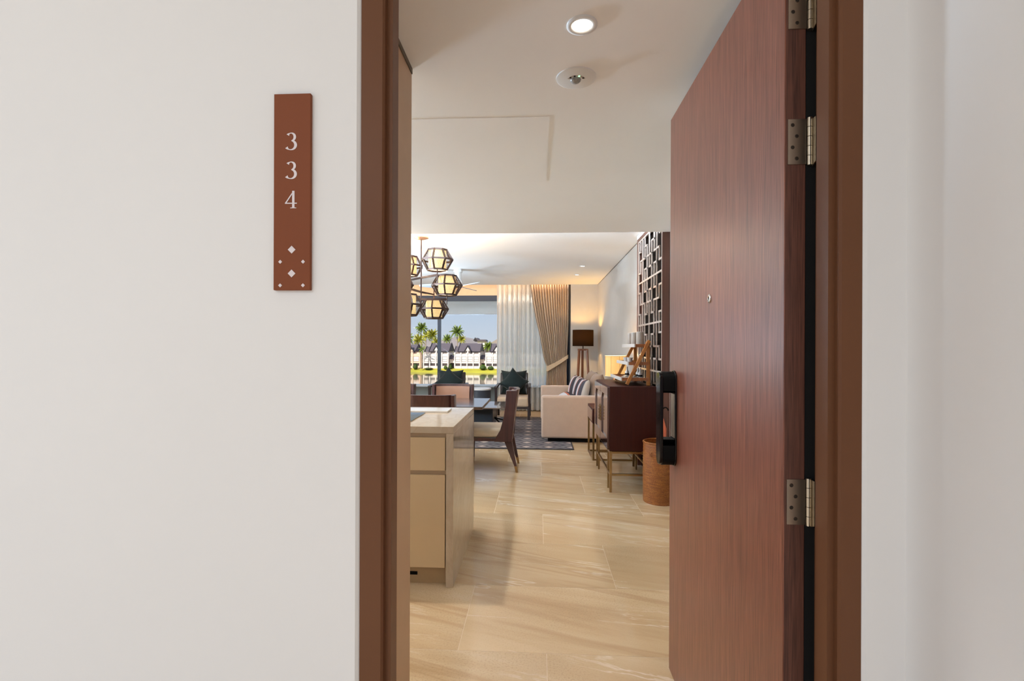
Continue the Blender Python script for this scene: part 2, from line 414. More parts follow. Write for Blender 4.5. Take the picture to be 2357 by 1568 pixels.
# --- door frame
fr = thing('trim_1', (0, YW, 0), 'brown painted door frame around the open entrance', 'door frame', kind='structure')
def jamb(sx, x0, x1):   # local y from YW; x0 outer edge, x1 reveal
    st = x1 + (.0125 if sx > 0 else -.0125)
    rb = x1 - (.012 if sx > 0 else -.012)
    ch = .004 if sx > 0 else -.004
    return [(x0, .005), (x1 - ch, .005), (x1, .010), (x1, .024), (st, .024), (st, .068), (rb, .068), (rb, YI - YW), (x0, YI - YW)]
MB().prism(jamb(1, -.378, -.3285), -.02, 2.36, 'Z').build('jamb', FRAME, fr)
MB().prism(jamb(-1, .6545, .611), -.02, 2.36, 'Z').build('jamb', FRAME, fr)
MB().prism([(.005, 2.36), (.005, 2.315), (.024, 2.315), (.024, 2.303), (.068, 2.303), (.068, 2.33), (YI - YW, 2.33), (YI - YW, 2.36)], -.3285, .611, 'X').build('head', FRAME, fr)
MB().box(.6125, .6165, .071, .078, 0, 2.3).build('gasket_and_gap_fill', RUBBER_FILL, fr)
MB().box(.5998, .64, YI - YW + .0005, YI - YW + .012, 0, 2.3).build('gasket_and_gap_fill', RUBBER_FILL, fr)  # added black strip that keeps the gap beside the hinges dark

# --- door leaf with hinges, lock handle and peephole
DX0, DX1, DY0, DY1 = .553, .599, 1.131, 2.082
dr = thing('door_1', (DX1, DY0, 0), 'red brown wood veneer entrance door standing open inwards', 'door', kind='structure')
def D(x): return x - DX1
MB().box(D(DX0), D(DX1), .0006, DY1 - DY0, .004, 2.30).build('leaf', DOORW, dr, bevel=.0015)
MB().box(D(DX0) + .0018, D(DX1) - .0018, 0, .0012, .006, 2.298).build('edge_strip', DOORE, dr)
for zt in (2.163, 1.859, 1.051, .35):
    h = MB().box(D(DX0) + .006, D(DX1), -.0025, .0, zt - .101, zt).build('hinge', STEEL, dr)
    kx, ky = .0072, -.0015
    for k in range(5):
        MB().lathe([(.0059, 0), (.0059, .0203)], (kx, ky, zt + .004 - (k + 1) * .0214), 16).build('knuckle', STEEL, h, smooth=False)
    for k, (sx, sz) in enumerate(((.012, .013), (.021, .038), (.012, .063), (.021, .088))):
        MB().lathe([(.0045, 0), (.0036, -.0012)], (D(DX0) + .004 + sx, -.0023, zt - sz), 14, True, 'Y').build('screw', DARKM, h)
    MB().prism([(-.018, zt - .099), (-.003, zt - .106), (-.001, zt - .106), (-.001, zt), (-.018, zt)], D(.6105), D(.6122), 'X').build('frame_plate', STEEL, h)
# lock: back plate, outer plate, two bridging blocks
hy0, hy1, hz0, hz1 = 1.976 - DY0, 2.046 - DY0, .871, 1.252
hyc, hzc = (hy0 + hy1) / 2, (hz0 + hz1) / 2
lk = MB().prism(stadium(hyc, hzc, .074, hz1 - hz0 + .006, 12), D(DX0) - .007, D(DX0), 'X').build('lock', BLACKG, dr, bevel=.002)
MB().prism(stadium(hyc, hzc, .066, hz1 - hz0 - .008, 12), D(DX0) - .066, D(DX0) - .052, 'X').build('grip', BLACKG, lk, bevel=.003)
MB().prism([p for p in stadium(hyc, 1.2, .062, .10, 12) if p[1] > 1.1665] + [(hyc - .031, 1.166), (hyc + .031, 1.166)], D(DX0) - .054, D(DX0) - .005, 'X').build('bridge', BLACK, lk)
MB().prism([(hyc + .031, .98), (hyc - .031, .98)] + [p for p in stadium(hyc, .925, .062, .105, 12) if p[1] < .955], D(DX0) - .054, D(DX0) - .005, 'X').build('bridge', BLACK, lk)
MB().box(D(DX0) - .0085, D(DX0) - .006, hyc - .024, hyc + .024, .985, 1.16).build('inner_plate', STEEL, lk)
pe = MB().lathe([(.0145, 0), (.0145, .003), (.011, .0052), (.0075, .0052), (.0065, .003)], (0, 0, 0), 24, True, 'X')
pe.v = [(D(DX0) - x, y + 1.607 - DY0, z + 1.505) for x, y, z in pe.v]
po = pe.build('peephole', CHROME, dr)
pe = MB().lathe([(.0062, 0), (.004, .002)], (0, 0, 0), 16, True, 'X'); pe.v = [(D(DX0) - .0032 - x, y + 1.607 - DY0, z + 1.505) for x, y, z in pe.v]
pe.build('lens', BLACKG, po)

# --- room number sign
SX0, SX1, SZ0, SZ1, SY = -.5617, -.4818, 1.465, 1.8818, 1.011
sg = thing('room_number_sign', ((SX0 + SX1) / 2, YW, SZ0), 'terracotta brown room sign reading 334 on the white wall', 'sign')
hw = (SX1 - SX0) / 2
MB().box(-hw, hw, SY - YW, 0, 0, SZ1 - SZ0).build('plate', SIGN, sg, bevel=.0012)
def stroke(pts, widths):
    left, right = [], []
    for i, (x, y) in enumerate(pts):
        a, b = pts[max(i - 1, 0)], pts[min(i + 1, len(pts) - 1)]
        dx, dy = b[0] - a[0], b[1] - a[1]; l_ = math.hypot(dx, dy) or 1
        nx, ny = -dy / l_, dx / l_; wd = widths[i] / 2
        left.append((x + nx * wd, y + ny * wd)); right.append((x - nx * wd, y - ny * wd))
    return left, right
def digit3(mb, S, cx, cz, y):
    def arc(ccx, ccy, rx, ry, a0, a1, thick, tip_at_start):
        n = 28; pts = []; ws = []
        for i in range(n + 1):
            t = i / n; a = math.radians(a0 + (a1 - a0) * t)
            pts.append((ccx + rx * math.cos(a), ccy + ry * math.sin(a)))
            wv = .05 + (thick - .05) * max(0, math.cos(a)) ** 1.2
            e = t if tip_at_start else 1 - t
            if e < .16: wv += .13 * (1 - e / .16)
            ws.append(wv)
        return stroke(pts, ws)
    for args in ((-.01, .255, .215, .222, 152, -82, .15, True), (-.03, -.215, .285, .262, 82, -152, .165, False)):
        lft, rgt = arc(*args)
        n = len(lft)
        y -= .00004
        if True:
            mb.add([(cx + p[0] * S, y, cz + p[1] * S) for p in lft + rgt], [(i, i + 1, n + i + 1, n + i) for i in range(n - 1)])
def digit4(mb, S, cx, cz, y):
    for poly in ([(.06, .5), (.2, .5), (.2, -.47), (.06, -.47)], [(-.05, -.5), (.31, -.5), (.31, -.465), (.2, -.45), (.06, -.45), (-.05, -.465)],
                 [(-.36, -.245), (.34, -.245), (.34, -.185), (-.36, -.185)], [(.2, .5), (.13, .5), (-.36, -.2), (-.27, -.2), (.07, .31)]):
        y -= .00004; n = len(poly); mb.add([(cx + a * S, y, cz + b * S) for a, b in poly], [tuple(range(n))])
yl = SY - YW - .0006
for zc, f in ((1.7802, digit3), (1.7189, digit3), (1.6569, digit4)):
    mb = MB(); f(mb, .0369, -.0015, zc - SZ0, yl)
    mb.build('numeral', SIGNW, sg)
for dx, z, r in ((0, 1.5507, .0083), (0, 1.5002, .0083), (-.0248, 1.525, .0042), (.0248, 1.525, .0042), (-.0248, 1.475, .0042), (.0248, 1.475, .0042)):
    MB().prism([(dx - r, z - SZ0), (dx, z - SZ0 - r), (dx + r, z - SZ0), (dx, z - SZ0 + r)], yl - .0003, yl + .0006, 'Y').build('diamond', SIGNW, sg)

# --- apartment floor with single tiles
fl = thing('floor', (0, YI, 0), 'beige veined limestone tile floor of the apartment', 'floor', kind='structure')
MB().box(XL, XR, 0, YP + .2 - YI, -.06, -.0006).build('screed', GROUT, fl)
MB().box(-.3285, .611, -.118, 0, -.03, -.001).build('threshold', mat('threshold_stone', (190, 164, 132), .3), fl)
TW, TD = 1.2, .6
joints = {}
rows = []; y0 = 2.155 - 2 * TD; i = 0
row_x = lambda r: .84 - .4 * r      # joint position in each row
tile_mesh = {}
def tile(w_, d_):
    key = (round(w_, 3), round(d_, 3))
    if key not in tile_mesh:
        me = MB().box(.0014, w_ - .0014, .0014, d_ - .0014, -.02, 0).mesh('tile'); me.materials.append(LIMESTONE); tile_mesh[key] = me
    return tile_mesh[key]
for r in range(0, 16):
    ya = y0 + r * TD; yb = min(ya + TD, YP + .15); ya2 = max(ya, YI)
    if yb - ya2 < .02: continue
    rr = r - 2
    jx = [-.35, .442, .043, .83 - 1.2][rr % 3] if rr % 3 != 0 else -.35
    jx = {0: -.35, 1: .442, 2: .043}[rr % 3]
    x = jx - TW * 4
    while x < XR:
        a, b = max(x, XL), min(x + TW, XR)
        if b - a > .02: child('tile', tile(b - a, yb - ya2), LIMESTONE, fl, (a, ya2 - YI, 0))
        x += TW

# --- ceilings
cl = thing('ceiling', (0, YI, ZL), 'low white hall ceiling inside the doorway', 'ceiling', kind='structure')
MB().box(XL, XR, 0, YS - YI, 0, .3).build('slab', CEIL, cl)
MB().box(-.95, .050, 2.236 - YI, 3.115 - YI, -.0018, .002).build('access_panel', CEIL, cl)
c2 = MB().box(XL, XR, YS, YB + .02, ZH, ZH + .12).build('ceiling', CEIL)
tag(c2, 'high white ceiling over the dining and living area', 'ceiling', kind='structure')
m = MB().box(XL, XR, YB + .02, YP + .1, 2.86, 2.92)
tag(m.build('ceiling', CEIL), 'raised curtain pocket above the window', 'ceiling', kind='structure')

# --- walls inside
m = MB(); m.box(-.60, -.482, YI, 1.835, 0, ZL - .02); 
wl = tag(m.build('wall_left', KHAKI), 'khaki wall at the left just inside the door', 'wall', kind='structure')
m = MB(); m.box(-.60, -.478, YI, 1.832, ZL - .02, ZL)
tag(m.build('trim_2', mat('gap_shade_strip', (96, 84, 68), .6)), 'dark strip for the shade of the gap above the khaki wall', 'trim', kind='structure')  # solid strip whose dark colour stands in for the gap's shade
m = MB(); m.box(XL - .1, XL, YI, YP + .2, 0, ZH + .3)
tag(m.build('wall_left', CEIL), 'far left wall of the apartment beyond the kitchen', 'wall', kind='structure')
m = MB(); m.box(.665, XR, YI, 2.25, 0, ZL)
tag(m.build('wall_right', TAUPE_WALL), 'wall behind the open entrance door', 'wall', kind='structure')
m = MB(); m.box(XR, XR + .1, 2.25, YB + .12, 0, ZH - .012); m.box(XR + .012, XR + .1, 2.25, YB + .12, ZH - .012, ZH + .3)
tag(m.build('wall_right', TAUPE_WALL), 'taupe right wall of the living room behind the sofa', 'wall', kind='structure')
m = MB(); m.box(.664, XR, YB, YB + .1, 0, ZH)
tag(m.build('wall_back', TAUPE_WALL), 'back wall behind the tripod lamp lit by its glow', 'wall', kind='structure')
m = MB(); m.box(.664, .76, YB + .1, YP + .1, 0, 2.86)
tag(m.build('wall_back', mat('shaded_window_reveal', (70, 66, 66), .5)), 'reveal coloured dark as shade between window and lamp corner', 'wall', kind='structure')  # shade on the window return is put into this dark colour
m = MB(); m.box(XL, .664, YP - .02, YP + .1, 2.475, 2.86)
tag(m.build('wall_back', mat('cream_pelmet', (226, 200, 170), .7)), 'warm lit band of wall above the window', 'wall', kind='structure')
m = MB(); m.box(XL, .664, YP, YP + .1, 0, .50)
tag(m.build('wall_back', LOWWALL), 'grey low wall under the window', 'wall', kind='structure')

# --- window
wn = thing('window_1', (0, YP, .50), 'wide window with dark frame looking over a lagoon', 'window', kind='structure')
MB().box(XL, .664, -.02, .06, 2.355 - .5, 2.475 - .5).build('head_beam', WFRAME, wn)
MB().box(XL, .664, -.30, .06, 0, .035).build('sill', SILL, wn, bevel=.004)
MB().box(.50, .664, -.03, .06, .035, 2.355 - .5).build('side_jamb', WFRAME, wn)
for xm in (-3.9, -2.16, -.42):
    MB().box(xm - .035, xm + .035, -.01, .05, .035, 2.355 - .5).build('mullion', WFRAME, wn)
xs = [XL, -3.9, -2.16, -.42, .536]
for a, b in zip(xs[:-1], xs[1:]):
    MB().box(a + .035, b - .035, .018, .024, .035, 2.355 - .5).build('pane', GLASS, wn)
# balcony outside
bl = thing('balcony_canopy', (0, YP + .1, 2.42), 'pale grey concrete balcony ceiling and beam outside the window', 'balcony', kind='structure')
MB().box(-9, 6, 0, 1.25, 0, .2).build('soffit', SOFFIT, bl)
MB().box(-9, 6, 1.25, 1.55, -.245, .2).build('beam', SOFFIT, bl)

# ================================================================== LIGHTING FIXTURES
def downlight(x, y, z, r, label, energy, color, spot, group, tilt=(0, 0, -1), blend=.6):
    t = thing('downlight', (x, y, z), label, 'ceiling light', group)
    MB().lathe([(r, 0), (r, -.004), (r * .72, -.006), (r * .66, .0)], (0, 0, 0), 32, False).build('ring', WHITEP, t, smooth=True)
    MB().lathe([(r * .62, -.0025), (r * .62, -.001)], (0, 0, 0), 28).build('lens', emit('downlight_lens', (1, .9, .78), 6.0), t)
    make_light('downlight_lamp', 'SPOT', (0, 0, -.012), energy, color, r * .6, tilt, t, spot=spot, blend=blend)
    return t
WARM = (1.0, .80, .58)
g = 'recessed downlights'
NEU = (1.0, .97, .95)
downlight(.140, 1.607, ZL, .05, 'round recessed downlight shining just inside the doorway', 40, NEU, 1.25, g)
downlight(.694, 7.69, ZH, .05, 'nearer small recessed downlight above the sofa', 9, NEU, 1.9, g)
downlight(.679, 8.60, ZH, .05, 'farther small recessed downlight above the sofa', 7, NEU, 1.9, g)
downlight(-.97, 2.99, ZL, .05, 'recessed downlight over the kitchen island', 85, NEU, 2.2, g)
downlight(.98, 3.30, ZL, .05, 'added downlight hidden behind the open door', 9, NEU, 2.3, g)  # added out of view to brighten the right of the hall
downlight(-2.3, 2.3, ZL, .05, 'added downlight over the hidden part of the kitchen', 36, NEU, 2.7, g)  # this and the next are added, unseen, to brighten the kitchen
downlight(-2.3, 3.9, ZL, .05, 'added unseen downlight at the far end of the kitchen', 36, NEU, 2.7, g)
downlight(-.35, 4.95, ZH, .05, 'added unseen downlight behind the edge of the low ceiling', 120, NEU, .75, g, (-.12, 3.2, -1))  # added out of view as a washer for drape and sheer
downlight(.75, 4.95, ZH, .05, 'added unseen downlight above the sideboard behind the ceiling edge', 16, NEU, 1.9, g, (-.05, .75, -1))  # added out of view to light the sofa side
downlight(-2.6, 5.6, ZH, .05, 'added unseen downlight left of the dining table', 60, NEU, 2.7, g)  # added unseen, like the next two, to lift the dim living room
downlight(-3.0, 7.4, ZH, .05, 'added unseen downlight over the left of the living room', 75, NEU, 2.7, g)
downlight(-3.2, 9.0, ZH, .05, 'added unseen downlight near the left of the window', 45, NEU, 2.7, g)

def strip(loc, sx, sy, direction, energy, color, label):
    t = thing('light_strip', loc, label, 'light strip', 'hidden light strips')
    MB().box(-sx / 2, sx / 2, -sy / 2, sy / 2, -.02, 0).build('channel', WHITEP, t)
    make_light('strip_lamp', 'AREA', (0, 0, .012), energy, color, sx, direction, t, shape='RECTANGLE', size_y=sy)
COOL = (.72, .94, 1.18)
strip((-1.2, YS + .07, 2.46), 4.4, .08, (0, .35, 1), 110, COOL, 'cove light strip on top of the low ceiling edge')
strip((-3.75, 4.32, 2.1), .7, .10, (.5, -.25, 1), 350, COOL, 'added unseen light strip on the shelf at the far end of the kitchen')  # added uplight, unseen, that brightens and cools the low ceiling
strip((-4.0, 7.4, 2.2), .10, 4.0, (.7, 0, 1), 115, COOL, 'added unseen light strip along the far left living room wall')  # added uplight, unseen, for the high ceiling
t = thing('added_wall_cabinet', (-3.85, 2.75, 1.45), 'added sand coloured kitchen wall cabinet hidden left of the doorway', 'cabinet')  # unseen cabinet added along with the kitchen lights
MB().box(-.35, .33, -1.45, 1.45, 0, .55).build('body', CREAM_RAIL, t)
for k in range(4): MB().box(.33, .35, -1.45 + k * .725 + .003, -1.45 + (k + 1) * .725 - .003, .003, .547).build('door', CREAM_LAC, t)
t = thing('added_strip_shelf', (-3.6, 4.32, 2.05), 'added unseen shelf carrying a light strip at the far end of the kitchen', 'shelf')  # unseen board added to carry the kitchen uplight
MB().box(-.6, 1.2, -.1, .1, 0, .03).build('board', WHITEP, t)
t = thing('added_strip_shelf', (-4.1, 7.4, 2.15), 'added unseen narrow shelf carrying the light strip on the far left wall', 'shelf')  # unseen board added to hold the living room uplight
MB().box(-.1, .2, -2.1, 2.1, 0, .03).build('board', WHITEP, t)
# added corridor lamps, unseen overhead behind the camera, to brighten the wall
for lx, ly, en, sd in ((-1.5, -1.4, 25, 'right'), (-3.4, -1.4, 24.5, 'left')):
    t = thing('added_corridor_lamp', (lx, ly, 2.8), 'added unseen round ceiling lamp at the ' + sd + ' of the corridor', 'ceiling light', 'added corridor ceiling lamps')
    MB().lathe([(.32, 0), (.32, -.03)], n=32).build('base', WHITEP, t)
    make_light('added_corridor_light', 'AREA', (0, 0, -.04), en, (.92, 1, 1.06), .6, (0, .35, -1), t)

# ceiling sensor
t = thing('ceiling_sensor', (.146, 1.921, ZL), 'round white motion sensor on the hall ceiling', 'sensor')
MB().lathe([(.077, 0), (.077, -.004), (.070, -.006), (0.001, -.0065)], n=40).build('base', WHITEP, t, smooth=False)
MB().lathe([(.021, -.006), (.020, -.011), (.014, -.017), (.005, -.0195)], (-.002, .004, 0), 20).build('dome', mat('frosted_sensor_dome', (150, 146, 140), .25, var=.3, vscale=120), t, smooth=True)
arc_o = [(.036 * math.cos(a) , .004 - .036 * math.sin(a) * .9) for a in [math.radians(15 + 15 * k) for k in range(11)]]
arc_i = [(.025 * math.cos(a), .004 - .025 * math.sin(a)) for a in [math.radians(165 - 15 * k) for k in range(11)]]
wd = MB().prism(arc_o + arc_i, -.0072, -.006, 'Z').build('window', mat('sensor_window', (186, 176, 168), .2), t)
for k, (a, cm) in enumerate(((30, BLACK), (72, emit('green_led', (.3, 1, .5), 2)), (105, BLACK), (140, BLACK))):
    a = math.radians(a); MB().lathe([(.004, -.0085), (.004, -.007)], (.0305 * math.cos(a), .004 - .029 * math.sin(a), 0), 10).build('indicator', cm, wd)

# ================================================================== KITCHEN ISLAND
IX1, IY0, IY1, IZ = -.469, 2.712, 3.590, .90
IX0 = -2.9
isl = thing('kitchen_island', (IX1, IY0, 0), 'beige marble kitchen island with sand coloured drawer fronts', 'kitchen island')
L = IX0 - IX1
MB().box(L, 0, 0, IY1 - IY0, IZ - .038, IZ).build('worktop', MARBLE, isl, bevel=.002)
MB().box(-.042, 0, 0, IY1 - IY0, 0, IZ - .038).build('end_panel', MARBLE, isl, bevel=.002)
MB().box(L, -.045, .03, IY1 - IY0 - .02, .105, IZ - .038).build('carcass', CREAM_RAIL, isl)
MB().box(L, -.042, .055, .075, 0, .105).build('toe_kick', mat('sand_toe_kick', (176, 146, 106), .5), isl)
MB().box(-.60, -.215, .050, .056, .045, .062).build('vent_slot', BLACK, isl)
for k in range(4):
    x1 = -.048 - k * .6; x0 = x1 - .596
    MB().box(x0, x1, .006, .028, .652, .838).build('drawer_front', CREAM_LAC, isl, bevel=.001)
    MB().box(x0, x1, .006, .028, .107, .628).build('door_front', CREAM_LAC, isl, bevel=.001)
MB().box(L, -.045, .022, .034, .628, .652).build('handle_rail', CREAM_RAIL, isl)
MB().box(L, -.045, .022, .034, .838, .862).build('handle_rail', CREAM_RAIL, isl)
tag(MB().box(-1.5, -.752, 2.76, 3.25, IZ, IZ + .006).build('hob', GLASS_BLK, bevel=.001), 'glossy dark glass hob set on the marble island', 'hob')
tag(MB().box(-1.2, -.610, 3.29, 3.45, IZ, IZ + .012).build('serving_board', BOARDW, bevel=.002), 'thin pale board lying on the far side of the island', 'board')

# ================================================================== DINING
dt = thing('dining_table', (-1.40, 5.28, 0), 'dark polished dining table beyond the island', 'table')
MB().box(-.85, .85, -.42, .42, .72, .75).build('tabletop', MAHOGX, dt, bevel=.004)
MB().box(-.66, .66, -.36, .36, .66, .72).build('apron', MAHOG, dt)
MB().box(-.12, .12, -.075, .075, .03, .66).build('pedestal', MAHOG, dt, bevel=.004)
MB().box(-.55, .55, -.07, .07, 0, .03).build('foot', MAHOG, dt, bevel=.004)

def dining_chair(loc, rz, label):
    """local frame: faces +Y, back at -Y"""
    c = thing('dining_chair', loc, label, 'chair', 'dining chairs around the table', rz=rz)
    W = .235
    # seat cushion
    s = MB().box(-W + .01, W - .01, -.20, .24, .37, .475); s.build('seat', SEATF, c, bevel=.03, seg=4)
    MB().box(-W, W, -.23, .25, .335, .372).build('seat_rail', MAHOG, c, bevel=.004)
    # curved shell back: wooden outside
    def shell(t_, off):
        def fn(u, v):
            x = (u - .5) * 2
            curve = .085 * abs(x) ** 3.5
            z = .33 + (.885 - .33) * v - .0 * x * x
            y = -.245 - .075 * v ** 1.2 + curve + off
            return (x * (W + .004 + .012 * v), y, z)
        return fn
    n1, n2 = 18, 10
    f0, f1 = shell(0, 0), shell(0, .035)
    mb = MB(); mb.grid(f0, n1, n2); a = len(mb.v); mb.grid(f1, n1, n2)
    row = n1 + 1
    for i in range(n1):
        mb.f.append((i, i + 1, a + i + 1, a + i)); q = n2 * row
        mb.f.append((q + i, a + q + i, a + q + i + 1, q + i + 1))
    for j in range(n2):
        mb.f.append((j * row, a + j * row, a + (j + 1) * row, (j + 1) * row)); e_ = n1
        mb.f.append((j * row + e_, (j + 1) * row + e_, a + (j + 1) * row + e_, a + j * row + e_))
    mb.build('back_shell', MAHOG, c, smooth=False)
    # wing sides following the end edges
    for sx in (-1, 1):
        x = sx * (W + .004)
        MB().prism([(-.25, .33), (-.05, .335), (-.12, .46), (-.165, .62), (-.185, .885), (-.30, .885), (-.27, .6)], x - .016, x + .016, 'X').build('side_wing', MAHOG, c, bevel=.005)
    def pad(u, v):
        x = (u - .5) * 2; z = .45 + (.86 - .45) * v
        y = -.20 - .075 * ((z - .33) / .555) ** 1.2 + .085 * abs(x * .86) ** 3.5 + .014 * (1 - x ** 6) * (1 - (2 * v - 1) ** 6)
        return (x * (W - .028), y, z)
    MB().grid(pad, 14, 10).build('back_pad', BACKF, c, smooth=True)
    # legs
    for sx in (-1, 1):
        lg = MB().prism([(.245, .34), (.205, .34), (.215, .07), (.235, .07)], sx * .21 - .014, sx * .21 + .014, 'X').build('leg', MAHOG, c)
        MB().prism([(.2365, .07), (.2135, .07), (.216, 0), (.233, 0)], sx * .21 - .015, sx * .21 + .015, 'X').build('ferrule', BRASS, lg)
        lg = MB().prism([(-.245, .34), (-.16, .34), (-.272, .07), (-.298, .07)], sx * .21 - .016, sx * .21 + .016, 'X').build('leg', MAHOG, c)
        MB().prism([(-.300, .07), (-.270, .07), (-.288, 0), (-.312, 0)], sx * .21 - .016, sx * .21 + .016, 'X').build('ferrule', BRASS, lg)
    return c
# the chair at the table's right end faces -X
dining_chair((-.52, 5.47, 0), PI / 2, 'dining chair at the right end of the table seen from the side')
dining_chair((-1.05, 4.93 , 0), 0.0, 'dining chair with its dark back turned towards the island')
dining_chair((-1.05, 5.80, 0), PI, 'far side dining chair standing in front of the green cushions')
dining_chair((-1.785, 5.80, 0), PI, 'leftmost far side dining chair cut off by the door frame')

# ---- chandelier
CHX, CHY = -1.357, 5.62
ch = thing('chandelier', (CHX, CHY, ZH), 'bronze chandelier with six glowing faceted cage shades', 'chandelier')
zz = lambda z: z - ZH
MB().lathe([(.001, 0), (.085, 0), (.085, -.012), (.03, -.03), (.001, -.03)], n=28, cap=False).build('canopy', mat('copper_canopy', (196, 160, 140), .25, .8), ch)
MB().cyl((0, 0, zz(1.84)), .0085, 2.6 - 1.84, 12).build('stem', BRONZE, ch)
NS = 8
def ring(r, z, a0=0.0): return [(r * math.cos(a0 + 2 * PI * k / NS), r * math.sin(a0 + 2 * PI * k / NS), z) for k in range(NS)]
RT, RM, RBt, HT = .112, .178, .112, .110
rings = [ring(RT, HT), ring(RM, 0), ring(RBt, -HT)]
cage = MB()
for rg in rings:
    for k in range(NS): cage.beam(rg[k], rg[(k + 1) % NS], .010, .019)
for k in range(NS):
    cage.beam(rings[0][k], rings[1][k], .018, .012); cage.beam(rings[1][k], rings[2][k], .018, .012)
cage_me = cage.mesh('cage')
wires = MB()
for k in range(NS):
    for (ra, rb) in ((rings[0], rings[1]), (rings[1], rings[2])):
        A, B, C_, Dd = [Vector(p) for p in (ra[k], ra[(k + 1) % NS], rb[(k + 1) % NS], rb[k])]
        for q in range(1, 6):
            for ph in (1, -1):
                pts = []
                for s_ in range(9):
                    t_ = s_ / 8; u = q / 6 + ph * .07 * math.sin(t_ * PI * 2)
                    pts.append((A.lerp(B, u)).lerp(Dd.lerp(C_, u), t_))
                wires.tube(pts, .0011, 3, False)
wire_me = wires.mesh('wire_mesh')
inner_me = MB().lathe([(.099, -.104), (.099, .104)], n=28, cap=False).mesh('diffuser', True)
disc_me = MB().lathe([(.097, -.104), (.097, -.102)], n=28).mesh('diffuser_disc')
SHADEGLOW = emit('glowing_cream_shade', (1.0, .68, .30), .9, (240, 215, 160))
DISCGLOW = emit('glowing_white_disc', (1.0, .88, .72), 0.95)
def shade(x, y, z, arm_z, above):
    sx, sy = x - CHX, y - CHY
    s = child('shade', inner_me, SHADEGLOW, ch, (sx, sy, zz(z)), (0, 0, random.uniform(-.22, .22)))
    child('cage', cage_me, BRONZE, s); child('wire_mesh', wire_me, BRONZE, s); child('bottom_disc', disc_me, DISCGLOW, s)
    a = MB().beam((0, 0, zz(arm_z)), (sx, sy, zz(arm_z)), .016, .022).build('arm', BRONZE, ch)
    z0, z1 = (arm_z - .06, z - .10) if above else (z + .10, arm_z + .06)
    MB().cyl((sx, sy, zz(z0)), .006, z1 - z0, 8).build('rod', BRONZE, a)
    make_light('shade_lamp', 'POINT', (sx, sy, zz(z) + .10), 7.5, (1, .78, .5), .05, None, ch)
shade(-1.122, 5.40, 2.315, 2.15, True)
shade(-1.565, 5.83, 2.32, 2.15, True)
shade(-1.27, 5.92, 1.81, 1.985, False)
shade(-1.418, 5.22, 1.80, 1.985, False)
shade(-1.055, 5.62, 2.06, 1.90, True)
shade(-1.62, 5.62, 2.06, 1.90, True)

# ---- ceiling fan
cf = thing('ceiling_fan', (-1.31, 7.95, ZH), 'white ceiling fan half hidden by the chandelier', 'ceiling fan')
MB().lathe([(.07, 0), (.075, -.05), (.055, -.06), (.055, -.19), (.075, -.2), (.08, -.27), (.05, -.3)], n=24).build('motor', WHITEP, cf)
for k in range(3):
    a = math.radians(-50 + 120 * k)
    def bl_(u, v, a=a):
        r = .07 + u * .55; wv = .05 + .10 * math.sin(PI * min(1, u * 1.02)) ** .7 if u < .98 else .05
        s_ = (v - .5) * wv; z = -.285 + s_ * .25
        return (r * math.cos(a) - s_ * math.sin(a), r * math.sin(a) + s_ * math.cos(a), z)
    mb = MB(); mb.grid(bl_, 14, 3)
    ob = mb.build('blade', mat('pale_blue_white_blade', (206, 214, 222), .35), cf)
    md = ob.modifiers.new('thick', 'SOLIDIFY'); md.thickness = .012

# ================================================================== LIVING AREA
rg = thing('rug', (-.90, 7.92, 0), 'grey rug with diamond pattern under sofa and armchairs', 'rug')
MB().box(-1.9, 1.365, -1.45, 1.46, .0005, .012).build('pile', RUG, rg, bevel=.004)
m = MB(); 
for q in ((-1.9, 1.365, -1.465, -1.45), (-1.9, 1.365, 1.46, 1.475)): m.box(*q, .0005, .011)
m.box(1.365, 1.38, -1.465, 1.475, .0005, .011)
m.build('binding', mat('dark_rug_binding', (48, 44, 46), .9), rg)

# ---- sofa along the right wall
sf = thing('sofa', (.62, 7.94, .012), 'tan upholstered sofa with square arms along the right wall', 'sofa')
def S(x): return x - .62
def Q(y): return y - 7.94
MB().box(S(.15), S(1.10), Q(6.98), Q(8.92), 0, .055).build('plinth', BLACK, sf)
MB().box(S(.10), S(1.15), Q(7.10), Q(8.82), .055, .30).build('base', SOFA, sf, bevel=.02)
for ya, yb in ((6.93, 7.11), (8.80, 8.97)):
    MB().box(S(.055), S(1.15), Q(ya), Q(yb), .05, .648).build('arm', SOFA, sf, bevel=.03, seg=4)
MB().box(S(1.02), S(1.15), Q(7.10), Q(8.82), .25, .74).build('back', SOFA, sf, bevel=.04, seg=3)
for k in range(2):
    ya = 7.115 + k * .845
    MB().box(S(.08), S(1.02), Q(ya), Q(ya + .84), .30, .45).build('seat_cushion', SOFA, sf, bevel=.04, seg=4)

def pillow_mesh(name, wv, hv, tv, n=14, pinch=.12):
    mb = MB()
    def fn(side):
        def f(u, v):
            x, z = (u - .5) * 2, (v - .5) * 2
            k = 1 - pinch * (1 - x * x) * 0 
            cx = x * (1 - pinch * (1 - abs(z)) ** 1.0 * abs(x) ** 3 * 1.0 * (1 - abs(z)))
            px = x * (1 - pinch * (1 - z * z) * abs(x) ** 2); pz = z * (1 - pinch * (1 - x * x) * abs(z) ** 2)
            th = ((1 - x * x) * (1 - z * z)) ** .45 * tv / 2
            return (px * wv / 2, side * th, pz * hv / 2)
        return f
    mb.grid(fn(1), n, n); mb.grid(fn(-1), n, n)
    me = bpy.data.meshes.new(name); me.from_pydata(mb.v, [], mb.f)
    bm = bmesh.new(); bm.from_mesh(me); bmesh.ops.remove_doubles(bm, verts=bm.verts, dist=1e-5); bmesh.ops.recalc_face_normals(bm, faces=bm.faces); bm.to_mesh(me); bm.free()
    for p in me.polygons: p.use_smooth = True
    return me
